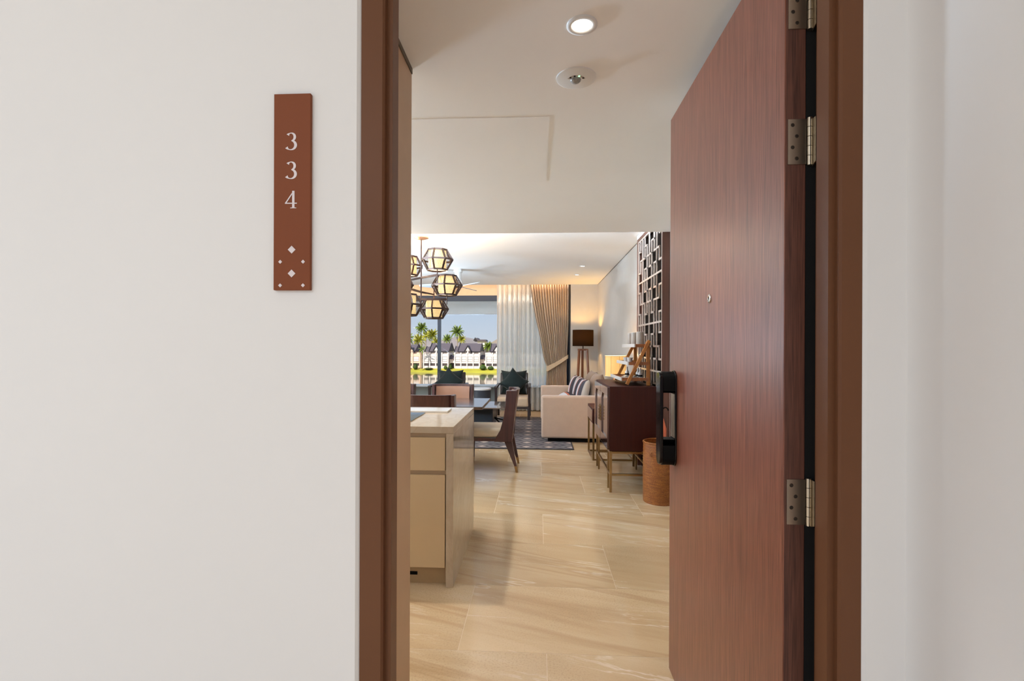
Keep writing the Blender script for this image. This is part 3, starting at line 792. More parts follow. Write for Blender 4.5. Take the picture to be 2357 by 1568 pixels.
def pillow(name, me, m_, loc, rot, label, group, cat='cushion'):
    me2 = me.copy(); me2.materials.clear(); me2.materials.append(m_)
    ob = bpy.data.objects.new(name, me2); col.objects.link(ob); ob.location = loc; ob.rotation_euler = rot
    return tag(ob, label, cat, group)

def striped(name, axis=0):
    k = NT(name); t = k.n('ShaderNodeTexCoord'); s_ = k.n('ShaderNodeSeparateXYZ'); k.l(t.outputs['Object'], s_.inputs[0])
    v = k.math('MULTIPLY_ADD', s_.outputs[axis], 1 / .46, .5)
    nd = k.n('ShaderNodeValToRGB'); nd.color_ramp.interpolation = 'CONSTANT'
    stops = [(0, (58, 56, 64)), (.30, (150, 74, 66)), (.36, (206, 204, 208)), (.58, (176, 96, 70)), (.64, (56, 52, 60)), (.86, (196, 186, 176))]
    r = nd.color_ramp
    while len(r.elements) < len(stops): r.elements.new(.5)
    for e_, (p, c) in zip(r.elements, stops): e_.position = p; e_.color = srgb(*c)
    k.l(v, nd.inputs[0]); k.l(nd.outputs[0], k.b.inputs['Base Color']); k.b.inputs['Roughness'].default_value = .9
    return k.m
STRIPE = striped('striped_cushion_fabric')
STRIPE2 = striped('striped_bolster_fabric', 2)
pm = pillow_mesh('cushion', .42, .41, .18, pinch=.03); pb = pillow_mesh('back_cushion', .62, .46, .22, pinch=.06)
gsc = 'cushions on the sofa'
for y, lb in ((7.42, 'big taupe back cushion at the near end of the sofa'), (8.10, 'big taupe back cushion at the far end of the sofa')):
    pillow('back_cushion', pb, CUSH, (.875, y, .735), (math.radians(-12), 0, -PI / 2 + .04), lb, gsc)
for y, x, lb in ((7.37, .665, 'nearest striped cushion with a dark centre on the sofa'), (7.84, .65, 'middle striped cushion on the sofa'), (8.32, .61, 'farthest striped cushion with a grey band on the sofa')):
    pillow('striped_cushion', pm, STRIPE, (x + .01, y, .675), (math.radians(-14), 0, math.radians(-84)), lb, gsc)
pl = pillow_mesh('bolster', .42, .26, .14)
pillow('striped_bolster', pl, STRIPE2, (.42, 7.74, .56), (math.radians(-62), 0, math.radians(-80)), 'small low striped cushion lying on the sofa seat', gsc)

# ---- armchairs with green velvet cushions
def armchair(loc, rz, label):
    c = thing('armchair', loc, label, 'armchair', 'armchairs by the window', rz=rz)   # local: faces -Y
    MB().box(-.30, .30, -.32, .27, .235, .42).build('seat', SEATF if False else mat('beige_armchair_fabric', (190, 164, 136), .85, var=.03, vscale=12, sheen=.2), c, bevel=.045, seg=4)
    MB().box(-.29, .29, -.30, .28, .20, .24).build('seat_rail', ARMW, c)
    MB().prism([(.22, .40), (.30, .40), (.40, .84), (.33, .84)], -.27, .27, 'X').build('back', ARMW, c, bevel=.02)
    for sx in (-1, 1):
        x = sx * .305
        MB().prism([(-.30, .24), (-.26, .24), (-.29, .60), (-.335, .60)], x - .022, x + .022, 'X').build('arm_post', ARMW, c)
        MB().prism([(-.34, .585), (.34, .60), (.34, .635), (-.34, .62)], x - .028, x + .028, 'X').build('arm_rest', ARMW, c, bevel=.008)
        MB().prism([(-.30, .24), (-.24, .24), (-.27, 0), (-.305, 0)], x - .03, x + .018, 'X').build('leg', ARMW, c)
        MB().prism([(.22, .24), (.29, .24), (.335, 0), (.30, 0)], x - .022, x + .022, 'X').build('leg', ARMW, c)
    return c
armchair((-.460, 9.26, .012), 0, 'beige armchair with dark arms in front of the sheer curtain')
armchair((-1.70, 9.30, .012), 0, 'armchair mostly hidden behind the dining chairs')
pv = pillow_mesh('velvet_cushion', .50, .47, .16, pinch=.13); pv2 = pillow_mesh('velvet_cushion', .41, .41, .15, pinch=.13)
gg = 'green velvet cushions'
for cx, cy, nm in ((-.460, 9.34, 'in front of the sheer curtain'), (-1.70, 9.38, 'behind the dining chair')):
    pillow('velvet_cushion', pv, VELVET, (cx, cy + .10, .672), (math.radians(-10), 0, 0), 'square dark green velvet cushion upright on the armchair ' + nm, gg)
    pillow('velvet_cushion', pv2, VELVET, (cx + .01, cy - .09, .68), (math.radians(-10), math.radians(40), 0), 'tilted dark green velvet cushion leaning on the armchair ' + nm, gg)

# ---- drum side table
t = thing('drum_table', (-1.075, 9.25, .012), 'charcoal drum side table with a pale top between the armchairs', 'side table')
MB().lathe([(.19, 0), (.19, .53)], n=32).build('drum', DGREY, t)
MB().lathe([(.196, .53), (.196, .56)], n=32).build('top', mat('pale_stone_top', (228, 226, 222), .2, var=.02), t)
# ---- coffee table
t = thing('coffee_table', (-.80, 7.60, .012), 'low coffee table with reflective top on the rug', 'coffee table')
MB().box(-.50, .38, -.44, .42, .425, .445).build('glass_top', mat('smoked_reflective_top', (104, 88, 78), .06, var=.03, spec=.8), t, bevel=.003)
MB().box(-.42, .13, -.30, .30, 0, .425).build('pedestal', mat('navy_lacquer_pedestal', (26, 36, 46), .3), t)
for sy in (-1, 1):
    MB().box(.325, .35, sy * .36 - .0125, sy * .36 + .0125, 0, .425).build('leg', BLACK, t)
MB().beam((.3375, -.36, .12), (.13, 0, .24), .018, .018).build('stretcher', BLACK, t)
MB().beam((.3375, .36, .12), (.13, 0, .24), .018, .018).build('stretcher', BLACK, t)

# ---- floor lamp in the corner
t = thing('floor_lamp', (.865, 9.45, 0), 'wooden tripod floor lamp with a dark glowing drum shade', 'floor lamp')
for k, a in enumerate((-150, -30, 90)):
    a = math.radians(a); MB().beam((.085 * math.cos(a), .085 * math.sin(a), 1.30), (.165 * math.cos(a), .165 * math.sin(a), .012), .045, .03, (math.cos(a), math.sin(a), .3)).build('leg', WALNUT, t)
MB().box(-.095, .095, -.06, .10, 1.29, 1.325).build('head_block', WALNUT, t)
MB().cyl((0, 0, 1.32), .012, .10, 10).build('stem', BRONZE, t)
def shade_mat():
    k = NT('dark_woven_lamp_shade')
    tcn = k.n('ShaderNodeTexCoord'); s_ = k.n('ShaderNodeSeparateXYZ'); k.l(tcn.outputs['Object'], s_.inputs[0])
    ang = k.math('ARCTAN2', s_.outputs[1], s_.outputs[0])
    a1 = k.math('SINE', k.math('MULTIPLY_ADD', ang, 30.0, k.math('MULTIPLY', s_.outputs[2], 130.0)))
    a2 = k.math('SINE', k.math('MULTIPLY_ADD', ang, 30.0, k.math('MULTIPLY', s_.outputs[2], -130.0)))
    p = k.ramp(k.math('MULTIPLY', a1, a2), [(0.1, srgb(18, 13, 10)), (.7, srgb(44, 28, 17))])
    d = k.n('ShaderNodeBsdfDiffuse'); tr = k.n('ShaderNodeBsdfTranslucent')
    d.inputs[0].default_value = srgb(18, 14, 13); k.l(p, tr.inputs[0])
    m1 = k.n('ShaderNodeMixShader'); m1.inputs[0].default_value = .28; k.l(d.outputs[0], m1.inputs[1]); k.l(tr.outputs[0], m1.inputs[2]); k.l(m1.outputs[0], k.out.inputs['Surface'])
    return k.m
MB().lathe([(.20, 1.375), (.20, 1.685)], n=40, cap=False).build('shade', shade_mat(), t, smooth=True)
MB().lathe([(.03, 1.44), (.035, 1.50), (.02, 1.54)], n=14).build('bulb', emit('warm_bulb', (1, .75, .42), 4), t, smooth=True)
make_light('floor_lamp_light', 'POINT', (0, 0, 1.56), 30, (1, .58, .16), .05, None, t)

# ---- side table with lamp
def metal_table(name, loc, dims, zbox, label, cat):
    wx, wy, h = dims
    t = thing(name, loc, label, cat)
    b = MB().box(0, wx, 0, wy, zbox, h).build('box', CABW, t, bevel=.003)
    MB().box(-.006, .0, .015, wy - .015, zbox + .02, h - .02).build('drawer', CABF, t, bevel=.002)
    for x in (.011, wx - .011):
        for y in (.011, wy - .011):
            MB().box(x - .011, x + .011, y - .011, y + .011, 0, zbox).build('leg', BRASS, t)
    for x in (.011, wx - .011): MB().box(x - .011, x + .011, .022, wy - .022, 0, .02).build('rail', BRASS, t)
    for y in (.011, wy - .011): MB().box(.022, wx - .022, y - .011, y + .011, 0, .02).build('rail', BRASS, t)
    return t
metal_table('side_table', (.655, 5.87, 0), (.50, .56, .62), .44, 'dark wood side table on brass legs beside the sofa', 'side table')
t = thing('table_lamp', (.968, 6.15, .62), 'table lamp with glowing cream drum shade behind the cabinet', 'table lamp')
MB().lathe([(.07, 0), (.07, .02), (.02, .03), (.018, .12), (.05, .2), (.05, .3), (.015, .36), (.012, .42)], n=24).build('base', BRASS, t, smooth=True)
ls = MB().lathe([(.129, .372), (.129, .626)], n=36, cap=False).build('shade', emit('glowing_cream_lamp_shade', (1.0, .58, .20), .62, (196, 150, 84)), t, smooth=True)
for zc in (.374, .624):
    pts = [(.130 * math.cos(2 * PI * k / 36), .130 * math.sin(2 * PI * k / 36), zc) for k in range(37)]
    MB().tube(pts, .004, 6, False).build('rim', mat('cream_rim', (240, 220, 180), .6), ls)
for k in range(8):
    a = 2 * PI * k / 8 + .2; MB().cyl((.1295 * math.cos(a), .1295 * math.sin(a), .374), .0018, .25, 5).build('seam', mat('tan_seam', (190, 150, 80), .6), ls)
make_light('table_lamp_light', 'POINT', (0, 0, .60), 7, (1, .70, .36), .05, None, t)
make_light('table_lamp_light', 'POINT', (0, 0, .40), 5, (1, .70, .36), .05, None, t)

# ---- sideboard cabinet
CX0, CX1, CY0, CY1, CZ0, CZ1 = .668, 1.10, 4.585, 5.63, .385, .985
cb = thing('sideboard', (CX0, CY0, 0), 'dark red brown sideboard with two doors on a brass stand', 'cabinet')
wx, wy = CX1 - CX0, CY1 - CY0
MB().box(0, wx, 0, wy, CZ0, CZ1).build('body', CABW, cb, bevel=.003)
for k in range(2):
    ya, yb = .012 + k * (wy / 2 - .004), wy / 2 - .004 + k * (wy / 2 - .008)
    dm = MB()
    d0, d1 = -.02, -.001
    rail = .075
    dm.box(d0, d1, ya, yb, CZ0 + .012, CZ0 + .012 + .10); dm.box(d0, d1, ya, yb, CZ1 - .012 - rail, CZ1 - .012)
    dm.box(d0, d1, ya, ya + rail, CZ0 + .11, CZ1 - .08); dm.box(d0, d1, yb - rail, yb, CZ0 + .11, CZ1 - .08)
    # shaped inner corners
    for yy, s in ((ya + rail, 1), (yb - rail, -1)):
        zt = CZ1 - .012 - rail
        dm.prism([(yy, zt), (yy, zt - .05), (yy + s * .018, zt - .05), (yy + s * .022, zt - .03), (yy + s * .045, zt - .022), (yy + s * .05, zt)], d0, d1, 'X')
    dd = dm.build('door', CABF, cb, bevel=.002)
    MB().box(-.009, -.002, ya + rail - .002, yb - rail + .002, CZ0 + .11, CZ1 - .085).build('panel', CABF, dd)
    yh = (yb - .030) if k == 0 else (ya + .030)
    MB().box(-.026, -.02, yh - .014, yh + .014, .60, .76).build('handle_plate', BRASS, dd, bevel=.001)
    for q in range(5): MB().box(-.034, -.026, yh - .012, yh + .012, .605 + q * .031, .622 + q * .031).build('handle_bar', BRASS, dd, bevel=.001)
    for zq in (.665, .70): MB().box(-.030, -.024, yh, yh + (.04 if k == 0 else -.04), zq - .003, zq + .003).build('latch', BRASS, dd)
st = MB()
for x in (.012, wx - .012):
    for y in (.012, wy - .012): MB().box(x - .011, x + .011, y - .011, y + .011, 0, CZ0).build('leg', BRASS, cb)
for x in (.012, wx - .012):
    for y in (.16, wy - .16): MB().box(x - .009, x + .009, y - .009, y + .009, 0, CZ0).build('leg', BRASS, cb)
for z in (.155, CZ0 - .025):
    for x in (.012, wx - .012): MB().box(x - .008, x + .008, .024, wy - .024, z, z + .018).build('rail', BRASS, cb)
    for y in (.012, wy - .012): MB().box(.024, wx - .024, y - .008, y + .008, z, z + .018).build('rail', BRASS, cb)

# ---- rattan basket with umbrella
t = thing('rattan_basket', (1.075, 4.36, 0), 'tall honey brown woven rattan basket beside the open door', 'basket')
prof = []
nb = 40
for k in range(nb + 1):
    z = .52 * k / nb; prof.append((.142 + .003 * math.sin(PI * k / nb) + (.0022 if k % 2 else 0), z))
MB().lathe(prof + [(.134, .52), (.132, .03), (.001, .02)], n=40, cap=False).build('weave', RATTAN, t, smooth=False)
pts = [(.141 * math.cos(2 * PI * k / 36), .141 * math.sin(2 * PI * k / 36), .52) for k in range(37)]
MB().tube(pts, .009, 8, False).build('rim', RATTAN, t, smooth=True)
pts = [(-.10 + .02 * math.cos(a), -.112 + .0 , .42 + .022 * math.sin(a)) for a in [PI * k / 8 for k in range(9)]]
MB().tube([(-.095 - .005, -.108, .45), (-.115, -.115, .43), (-.098, -.118, .41)], .005, 6).build('loop_handle', RATTAN, t)
u = thing('umbrella', (1.105, 4.40, .03), 'folded orange umbrella with a black hook handle standing in the basket', 'umbrella')
MB().lathe([(.006, 0), (.02, .10), (.032, .40), (.036, .60), (.018, .66), (.010, .69)], n=10).build('canopy', mat('orange_umbrella_cloth', (224, 120, 84), .7), u)
hk = [(0, 0, .68), (0, 0, .74)] + [(.025 - .025 * math.cos(a), 0, .76 + .028 * math.sin(a)) for a in [PI * k / 7 for k in range(8)]]
MB().tube(hk, .006, 6).build('handle', BLACK, u, smooth=True)

# ---- lattice wall panel
LX, LY0, LY1 = 1.128, 4.535, 5.66
lp = thing('lattice_panel', (LX, LY0, 0), 'tall brown geometric lattice panel on the right wall above the sideboard', 'wall panel')
z0, z1 = .02, 2.575
W_ = LY1 - LY0
ya, yb = .005, 1.045            # lattice field, ten gaps
gap = (yb - ya) / 10
MB().box(.045, .068, 0, W_, z0, z1).build('backing', LATB, lp)
MB().box(.001, .066, yb + .006, W_, z0, z1).build('stile', LATF, lp, bevel=.002)
MB().box(.001, .071, -.012, .0, z0, z1).build('stile', LATF, lp, bevel=.002)
MB().box(.001, .066, .0005, yb + .0055, z1 - .035, z1 - .0005).build('top_rail', LATF, lp, bevel=.002)
cv = MB().box(0, .070, -.012, W_, z1, ZH - .004).build('top_fascia', CEIL, lp)
LT, LB = .014, .018
lat = []
def vbar(c, ta, tb, zt, hgt):
    y = ya + (10 - c) * gap; lat.append((y - LT / 2, y + LT / 2, zt - tb * hgt, zt - ta * hgt))
def hbar(ca, cb_, t_, zt, hgt):
    y0_, y1_ = ya + (10 - cb_) * gap - LT / 2, ya + (10 - ca) * gap + LT / 2; z = zt - t_ * hgt
    lat.append((y0_, y1_, z - LB / 2, z + LB / 2, .0008))
def module(zt, hgt, flip):
    F_ = (lambda t_: 1 - t_) if flip else (lambda t_: t_)
    def V(c, a, b):
        a, b = F_(a), F_(b); vbar(c, min(a, b), max(a, b), zt, hgt)
    def Hh(a, b, t_): hbar(a, b, F_(t_), zt, hgt)
    for c in (0, 2, 8, 10): V(c, 0, 1)
    V(1, 0, .26); Hh(0, 1, .26); V(1, .49, .765); Hh(0, 1, .765); Hh(1, 3, .49)
    V(3, 0, .49); Hh(3, 4, .23); V(4, .23, 1); Hh(3, 4, .745); V(3, .745, 1)
    Hh(4, 6, .49); V(5, 0, .75); Hh(5, 6, .75); Hh(6, 7, .23); V(6, .23, 1)
    V(7, 0, .49); Hh(7, 9, .487); Hh(7, 8, .745); V(7, .745, 1)
    V(9, 0, .21); Hh(9, 10, .21); V(9, .487, .75); Hh(9, 10, .75)
hg = .4675
for k in range(5):
    zt = 2.525 - k * hg
    hbar(0, 10, 0, zt, hg); module(zt, hg, k % 2 == 1)
for a, b, c, d, *o_h in lat:
    MB().box(-.0008 if o_h else 0, .0125 if o_h else .012, a, b, c, d).build('lattice_bar', LATW, lp)

# ---- ladder shelf on the sideboard with its jars
lsx = thing('ladder_shelf', (.95, 5.00, CZ1), 'honey coloured folding ladder shelf standing on the sideboard', 'shelf')
def LP(x, y, z): return (x - .95, y - 5.00, z - CZ1)
YN, YF = 4.70, 5.36
for y in (YN, YF):
    MB().beam(LP(.845, y, .997), LP(1.055, y, 1.415), .030, .024, (0, 1, 0)).build('front_leg', ACACIA, lsx, bevel=.002)
    yk = y + (.026 if y == YN else -.026)
    MB().beam(LP(1.052, yk, .986), LP(1.046, yk, 1.405), .034, .024, (0, 1, 0)).build('back_leg', ACACIA, lsx, bevel=.002)
shelves = ((1.355, .925, 1.055), (1.185, .865, 1.05), (1.035, .80, 1.05))
for z, xa, xb in shelves:
    s = MB().box(xa - .95, xb - .95, YN + .017 - 5, YF - .017 - 5, z - CZ1, z + .01 - CZ1).build('shelf_board', ACACIAX, lsx)
    MB().box(xa - .012 - .95, xa - .95, YN - .0 - 5, YF - 5, z - .004 - CZ1, z + .028 - CZ1).build('front_lip', PALEBOX, s, bevel=.001)
    MB().box(xa - .95, xb - .95, YN + .005 - 5, YN + .017 - 5, z - .004 - CZ1, z + .026 - CZ1).build('side_lip', ACACIAX, s)
    MB().box(xa - .95, xb - .95, YF - .017 - 5, YF - .005 - 5, z - .004 - CZ1, z + .026 - CZ1).build('side_lip', ACACIAX, s)
gj = 'jars on the ladder shelf'
can = MB().lathe([(.036, 0), (.038, .004), (.038, .132), (.034, .136), (.001, .136)], n=28).mesh('canister'); can.materials.append(CERAM)
for x, y, lb in ((.99, 4.80, 'nearest grey canister on the top tier of the ladder shelf'), (.975, 4.98, 'second grey canister on the top tier of the ladder shelf'), (.975, 5.18, 'farthest slim pale canister on the top tier of the ladder shelf')):
    ob = bpy.data.objects.new('canister', can); col.objects.link(ob); ob.location = (x, y, 1.3655); tag(ob, lb, 'canister', gj)
def bottle(x, y, z, lb):
    b = thing('bottle', (x, y, z), lb, 'bottle', gj)
    MB().lathe([(.022, 0), (.022, .05), (.010, .068), (.009, .085)], n=16).build('body', WHITEC, b, smooth=False)
    MB().lathe([(.0225, .018), (.0225, .036)], n=16).build('label_band', BLACK, b); MB().cyl((0, 0, .085), .010, .018, 12).build('cap', CHROME, b)
bottle(.93, 5.16, 1.046, 'pale bottle with black band at the far end of the lowest tier')
bottle(1.00, 4.95, 1.046, 'middle bottle with black band on the lowest tier')
bottle(1.00, 4.84, 1.046, 'near bottle with black band on the lowest tier')
t = thing('cup_tray', (.905, 4.86, 1.046), 'white oval tray with folded napkin on the lowest tier', 'tray', gj)
MB().lathe([(.001, 0), (.07, .0), (.085, .014), (.08, .016), (.066, .005), (.001, .004)], n=28, cap=False).build('dish', WHITEC, t)
mb = MB(); mb.grid(lambda a, b: ((a - .5) * .12, (b - .5) * .12, .012 + .010 * math.sin(a * 9) * math.cos(b * 7) + .008), 10, 10)
mb.build('napkin', mat('cream_napkin', (222, 206, 184), .9), t, smooth=True)
cup_me = MB().lathe([(.001, 0), (.022, 0), (.03, .05), (.028, .05), (.02, .004), (.001, .004)], n=20, cap=False).mesh('cup'); cup_me.materials.append(WHITEC)
for x, y, lb in ((.93, 5.22, 'far white cup on the middle tier of the ladder shelf'), (.94, 5.06, 'near white cup on the middle tier of the ladder shelf')):
    ob = bpy.data.objects.new('cup', cup_me); col.objects.link(ob); ob.location = (x, y, 1.1955); tag(ob, lb, 'cup', gj)

# ---- curtains
def sheer(u, v):
    x = -.87 + u * 1.10; z = .02 + v * 2.80
    return (x, 10.36 + .045 * math.sin(u * 70 + .6 * math.sin(u * 13)) + .02 * math.sin(u * 161), z)
ob = MB().grid(sheer, 260, 6).build('sheer_curtain', SHEER, smooth=True)
tag(ob, 'white translucent sheer curtain hanging beside the beige drape', 'curtain')
dc = thing('drape', (.25, 10.12, 0), 'beige drape gathered by a tieback beside the lamp corner', 'curtain')
prof_l = [(0, .16), (.30, .165), (.58, .17), (.94, .19), (1.10, .125), (1.53, .05), (1.98, -.055), (2.35, -.12), (2.62, -.15), (2.82, -.155)]
prof_r = [(0, .60), (.58, .60), (.94, .595), (1.08, .60), (1.5, .62), (1.89, .64), (2.62, .652), (2.82, .652)]
def interp(tab, z):
    for (a, b), (c, d) in zip(tab[:-1], tab[1:]):
        if a <= z <= c:
            t_ = (z - a) / (c - a); return b + (d - b) * t_
    return tab[-1][1]
def drape(u, v):
    z = .02 + v * 2.80
    l_, r_ = interp(prof_l, z), interp(prof_r, z)
    wf = (r_ - l_) / .8
    x = l_ + u * (r_ - l_)
    y = (.026 * wf + .012) * math.sin(u * 96 + .9 * math.sin(u * 9)) + .008 * math.sin(u * 211)
    return (x - .25, y, z)
MB().grid(drape, 300, 60).build('cloth', DRAPE, dc, smooth=True)
def tie(u, v):
    t_ = u; x = .175 + t_ * (.625 - .175); zc = .905 + .26 * t_ ** 1.2
    hgt = .055 * (1 - .35 * t_); return (x - .25, -.075 + .03 * t_ * t_, zc + (v - .5) * 2 * hgt + .008 * math.sin(v * 9))
ob = MB().grid(tie, 24, 8).build('tieback', mat('beige_tieback', (216, 188, 152), .8), dc, smooth=True)
md = ob.modifiers.new('thick', 'SOLIDIFY'); md.thickness = .012
# warm LED strip in the curtain pocket
t = thing('cove_light', (-1.7, YB + .10, 2.80), 'warm hidden light strip in the curtain pocket', 'light strip')
MB().box(-2.4, 2.3, -.03, .03, 0, .02).build('channel', WHITEP, t)
make_light('cove_strip', 'AREA', (0, .0, -.01), 20, (1, .56, .24), 4.6, (0, .55, -.8), t, shape='RECTANGLE', size_y=.05)

# ================================================================== OUTSIDE
GZ = -4.85; WZ = -5.75
def water_mat():
    k = NT('lagoon_water')
    k.b.inputs['Base Color'].default_value = srgb(120, 112, 96); k.b.inputs['Roughness'].default_value = .06
    k.b.inputs['Specular IOR Level'].default_value = .9
    c = k.noise(k.coords((.2, 1.6, 1)), .8, 3)
    k.l(k.ramp(c, [(.3, srgb(112, 104, 88)), (.7, srgb(140, 130, 112))]), k.b.inputs['Base Color'])
    k.bump(c, .02, .1); return k.m
ob = MB().box(-300, 300, 13.5, 139, WZ - .3, WZ).build('lagoon_water', water_mat()); tag(ob, 'still lagoon water reflecting the white villas', 'water', kind='structure')
GRASS = mat('sunlit_lawn', (172, 164, 48), .9, var=.22, vscale=.25, stretch=(1, 3, 1))
mb = MB()
mb.prism([(136.0, WZ - .3), (137.2, WZ + .25), (139.5, GZ + .05), (160, GZ), (700, GZ), (700, WZ - 1), (136, WZ - 1)], -400, 400, 'X')
tag(mb.build('lawn_bank', GRASS), 'bright green lawn bank along the far shore', 'lawn', kind='structure')
HILL = mat('hazed_brown_hill', (150, 138, 134), 1.0, var=.18, vscale=.02)  # distance haze is put into this greyed brown
def hillf(u, v):
    x = -340 + u * 560; y = 420 + v * 160
    e_ = math.exp(-((x + 20) / 130) ** 2) * 17 + math.exp(-((x + 150) / 60) ** 2) * 8 + 3 * math.sin(x * .05) + 1.5 * math.sin(x * .13)
    return (x, y, GZ - 3 + max(0, e_) * math.sin(min(1, v * 1.3) * PI / 2) * 1.05)
tag(MB().grid(hillf, 70, 14).build('hill', HILL, smooth=True), 'hazy brown hill behind the villas', 'hill', kind='structure')

VW = mat('white_villa_render', (246, 232, 222), .8, var=.03, vscale=.6)
VP = mat('peach_villa_render', (244, 208, 180), .8, var=.03, vscale=.6)
VR = mat('dark_grey_roof_shingle', (96, 86, 92), .8, var=.12, vscale=2.5, stretch=(1, 1, 4))
VD = mat('dark_fascia_board', (44, 38, 44), .7)
VG = mat('dull_villa_glass', (92, 80, 78), .2)  # one dull grey brown for villa panes and rails
VB = mat('pale_villa_blind', (240, 230, 222), .6)
def gable(mb, cx, y0_, y1_, zb, zt, hw_): mb.prism([(cx - hw_, zb), (cx + hw_, zb), (cx, zt)], y0_, y1_, 'Y')
def villa(x0, x1, yf, label, body=VW, bays=4, gables=(), roof=(0, 1), ridge=2.5, roof2=None):
    W2 = x1 - x0; v = thing('villa', (x0, yf, GZ), label, 'villa', 'white villas across the lagoon')
    zq = lambda z: z - GZ
    MB().box(0, W2, .9, 9, 0, zq(-.2)).build('wall', body, v)
    MB().box(-.1, W2 + .1, 0, .9, 0, zq(-4.05)).build('base_wall', body, v)
    MB().box(-.1, W2 + .1, 0, .9, zq(-3.30), zq(-2.85)).build('floor_band', body, v)
    MB().box(-.1, W2 + .1, 0, .9, zq(-1.38), zq(-.55)).build('parapet', body, v)
    bw = W2 / bays
    for k in range(bays + 1):
        x = k * bw; MB().box(x - .16, x + .16, -.12, .8, 0, zq(-.35)).build('column', body, v)
        MB().box(x - .2, x + .2, -.16, .2, zq(-.55), zq(-.2)).build('finial', body, v)
    for k in range(bays):
        x = k * bw
        wnd = MB().box(x + .2, x + bw - .2, .3, .5, zq(-4.03), zq(-3.32)).build('window', VD, v)
        MB().box(x + .26, x + bw - .26, .1, .3, zq(-3.97), zq(-3.38)).build('pane', VG, wnd)
        wnd = MB().box(x + .2, x + bw - .2, .3, .5, zq(-2.83), zq(-1.4)).build('window', body, v)
        MB().box(x + .28, x + bw - .28, .02, .3, zq(-2.75), zq(-1.45)).build('blind', VB, wnd)
        MB().box(x + .2, x + bw - .2, -.02, .02, zq(-2.16), zq(-2.12)).build('rail', VG, wnd)
    ra, rb = roof; xa, xb = ra * W2, rb * W2
    # main roof, ridge along X, with dark barge boards
    r_ = MB().prism([(.6, zq(.15)), (9.6, zq(.15)), (5.0, zq(ridge))], xa - .3, xb + .3, 'X').build('roof', VR, v)
    for xx in (xa - .42, xb + .3):
        MB().prism([(.4, zq(.0)), (.4, zq(.25)), (5.0, zq(ridge) + .25), (9.8, zq(.25)), (9.8, zq(0)), (5.0, zq(ridge) - .05)], xx, xx + .12, 'X').build('barge_board', VD, r_)
    MB().box(xa - .3, xb + .3, .45, .65, zq(-.15), zq(.2)).build('fascia', VD, r_)
    MB().box(xa, xb, .9, 9, zq(-.3), zq(.15)).build('attic_wall', body, v)
    if roof2:
        a, b, rz_ = roof2
        r2 = MB().prism([(.3, zq(-.05)), (7, zq(-.05)), (3.6, zq(rz_))], a * W2 - .2, b * W2, 'X').build('roof', VR, v)
        MB().prism([(.1, zq(-.15)), (.1, zq(.05)), (3.6, zq(rz_) + .2), (7.2, zq(.05)), (7.2, zq(-.15)), (3.6, zq(rz_) - .05)], a * W2 - .32, a * W2 - .2, 'X').build('barge_board', VD, r2)
    for gx, hw_, zb, zt in gables:
        gg_ = MB(); gable(gg_, gx * W2, -.1, 5, zq(zb), zq(zt), hw_); ga = gg_.build('gable_roof', VR, v)
        MB().prism([(gx * W2 - hw_ - .12, zq(zb) - .1), (gx * W2 - hw_ + .12, zq(zb) - .1), (gx * W2, zq(zt) - .22), (gx * W2 + hw_ - .12, zq(zb) - .1), (gx * W2 + hw_ + .12, zq(zb) - .1), (gx * W2, zq(zt) + .15)], -.3, -.1, 'Y').build('barge_board', VD, ga)
        gw = MB(); gable(gw, gx * W2, -.16, -.1, zq(zb) + .02, zq(zt) - .4, hw_ * .62); gw.build('gable_wall', body, ga)
        MB().box(gx * W2 - hw_ * .7, gx * W2 + hw_ * .7, -.05, .4, zq(-.5), zq(zb)).build('dormer_wall', body, ga)
        for s in (-1, 1): MB().box(gx * W2 + s * .42 - .22, gx * W2 + s * .42 + .22, -.1, -.04, zq(-.35), zq(zb) - .1).build('dormer_window', VG, ga)
    return v
villa(-23.9, -16.8, 140, 'white villa with central gable right of the window mullion', gables=((.53, .95, .35, 1.85),), roof=(.16, .98), ridge=2.55, roof2=(.0, .30, 1.6))
villa(-33.0, -25.9, 140, 'white villa partly behind the window mullion', gables=((.52, .95, .35, 1.85),), roof=(.25, .98), ridge=2.55, roof2=(.06, .30, 1.5))
villa(-42.6, -34.1, 140, 'peach villa at the left edge behind the door frame', VP, 4, gables=((.58, .75, .25, 1.7), (.72, .7, .1, 1.2)), roof=(.1, .78), ridge=2.1)
villa(-14.9, -7.4, 140, 'white villa cut off by the sheer curtain', gables=((.40, .95, .35, 1.85),), roof=(.2, .98), ridge=2.45)
villa(-5.6, 1.8, 140, 'white villa seen only through the sheer curtain', gables=((.52, .95, .35, 1.85),), roof=(.2, .98), ridge=2.55)
# link walls between villas
gl = 'low link walls between the villas'
for x0, x1, lb in ((-25.7, -24.1, 'low white wall between the two middle villas'), (-16.6, -15.1, 'low white wall right of the central villa'), (-34.0, -33.2, 'low white wall left of the mullion villa')):
    t = thing('garden_wall', (x0, 141.5, GZ), lb, 'wall', gl)
    MB().box(0, x1 - x0, 0, .3, 1.6, 2.7).build('upper_wall', VW, t); MB().box(0, x1 - x0, .2, .3, 0, 1.6).build('opening_shade_sheet', VD, t)  # dark sheet drawn in place of the shade inside the opening
    for x in (0.0, x1 - x0 - .2): MB().box(x, x + .2, -.05, .2, 0, 1.6).build('post', VW, t)
    MB().prism([(-.4, 2.7), (4, 2.7), (1.8, 4.0)], 0, x1 - x0, 'X').build('roof', VR, t)
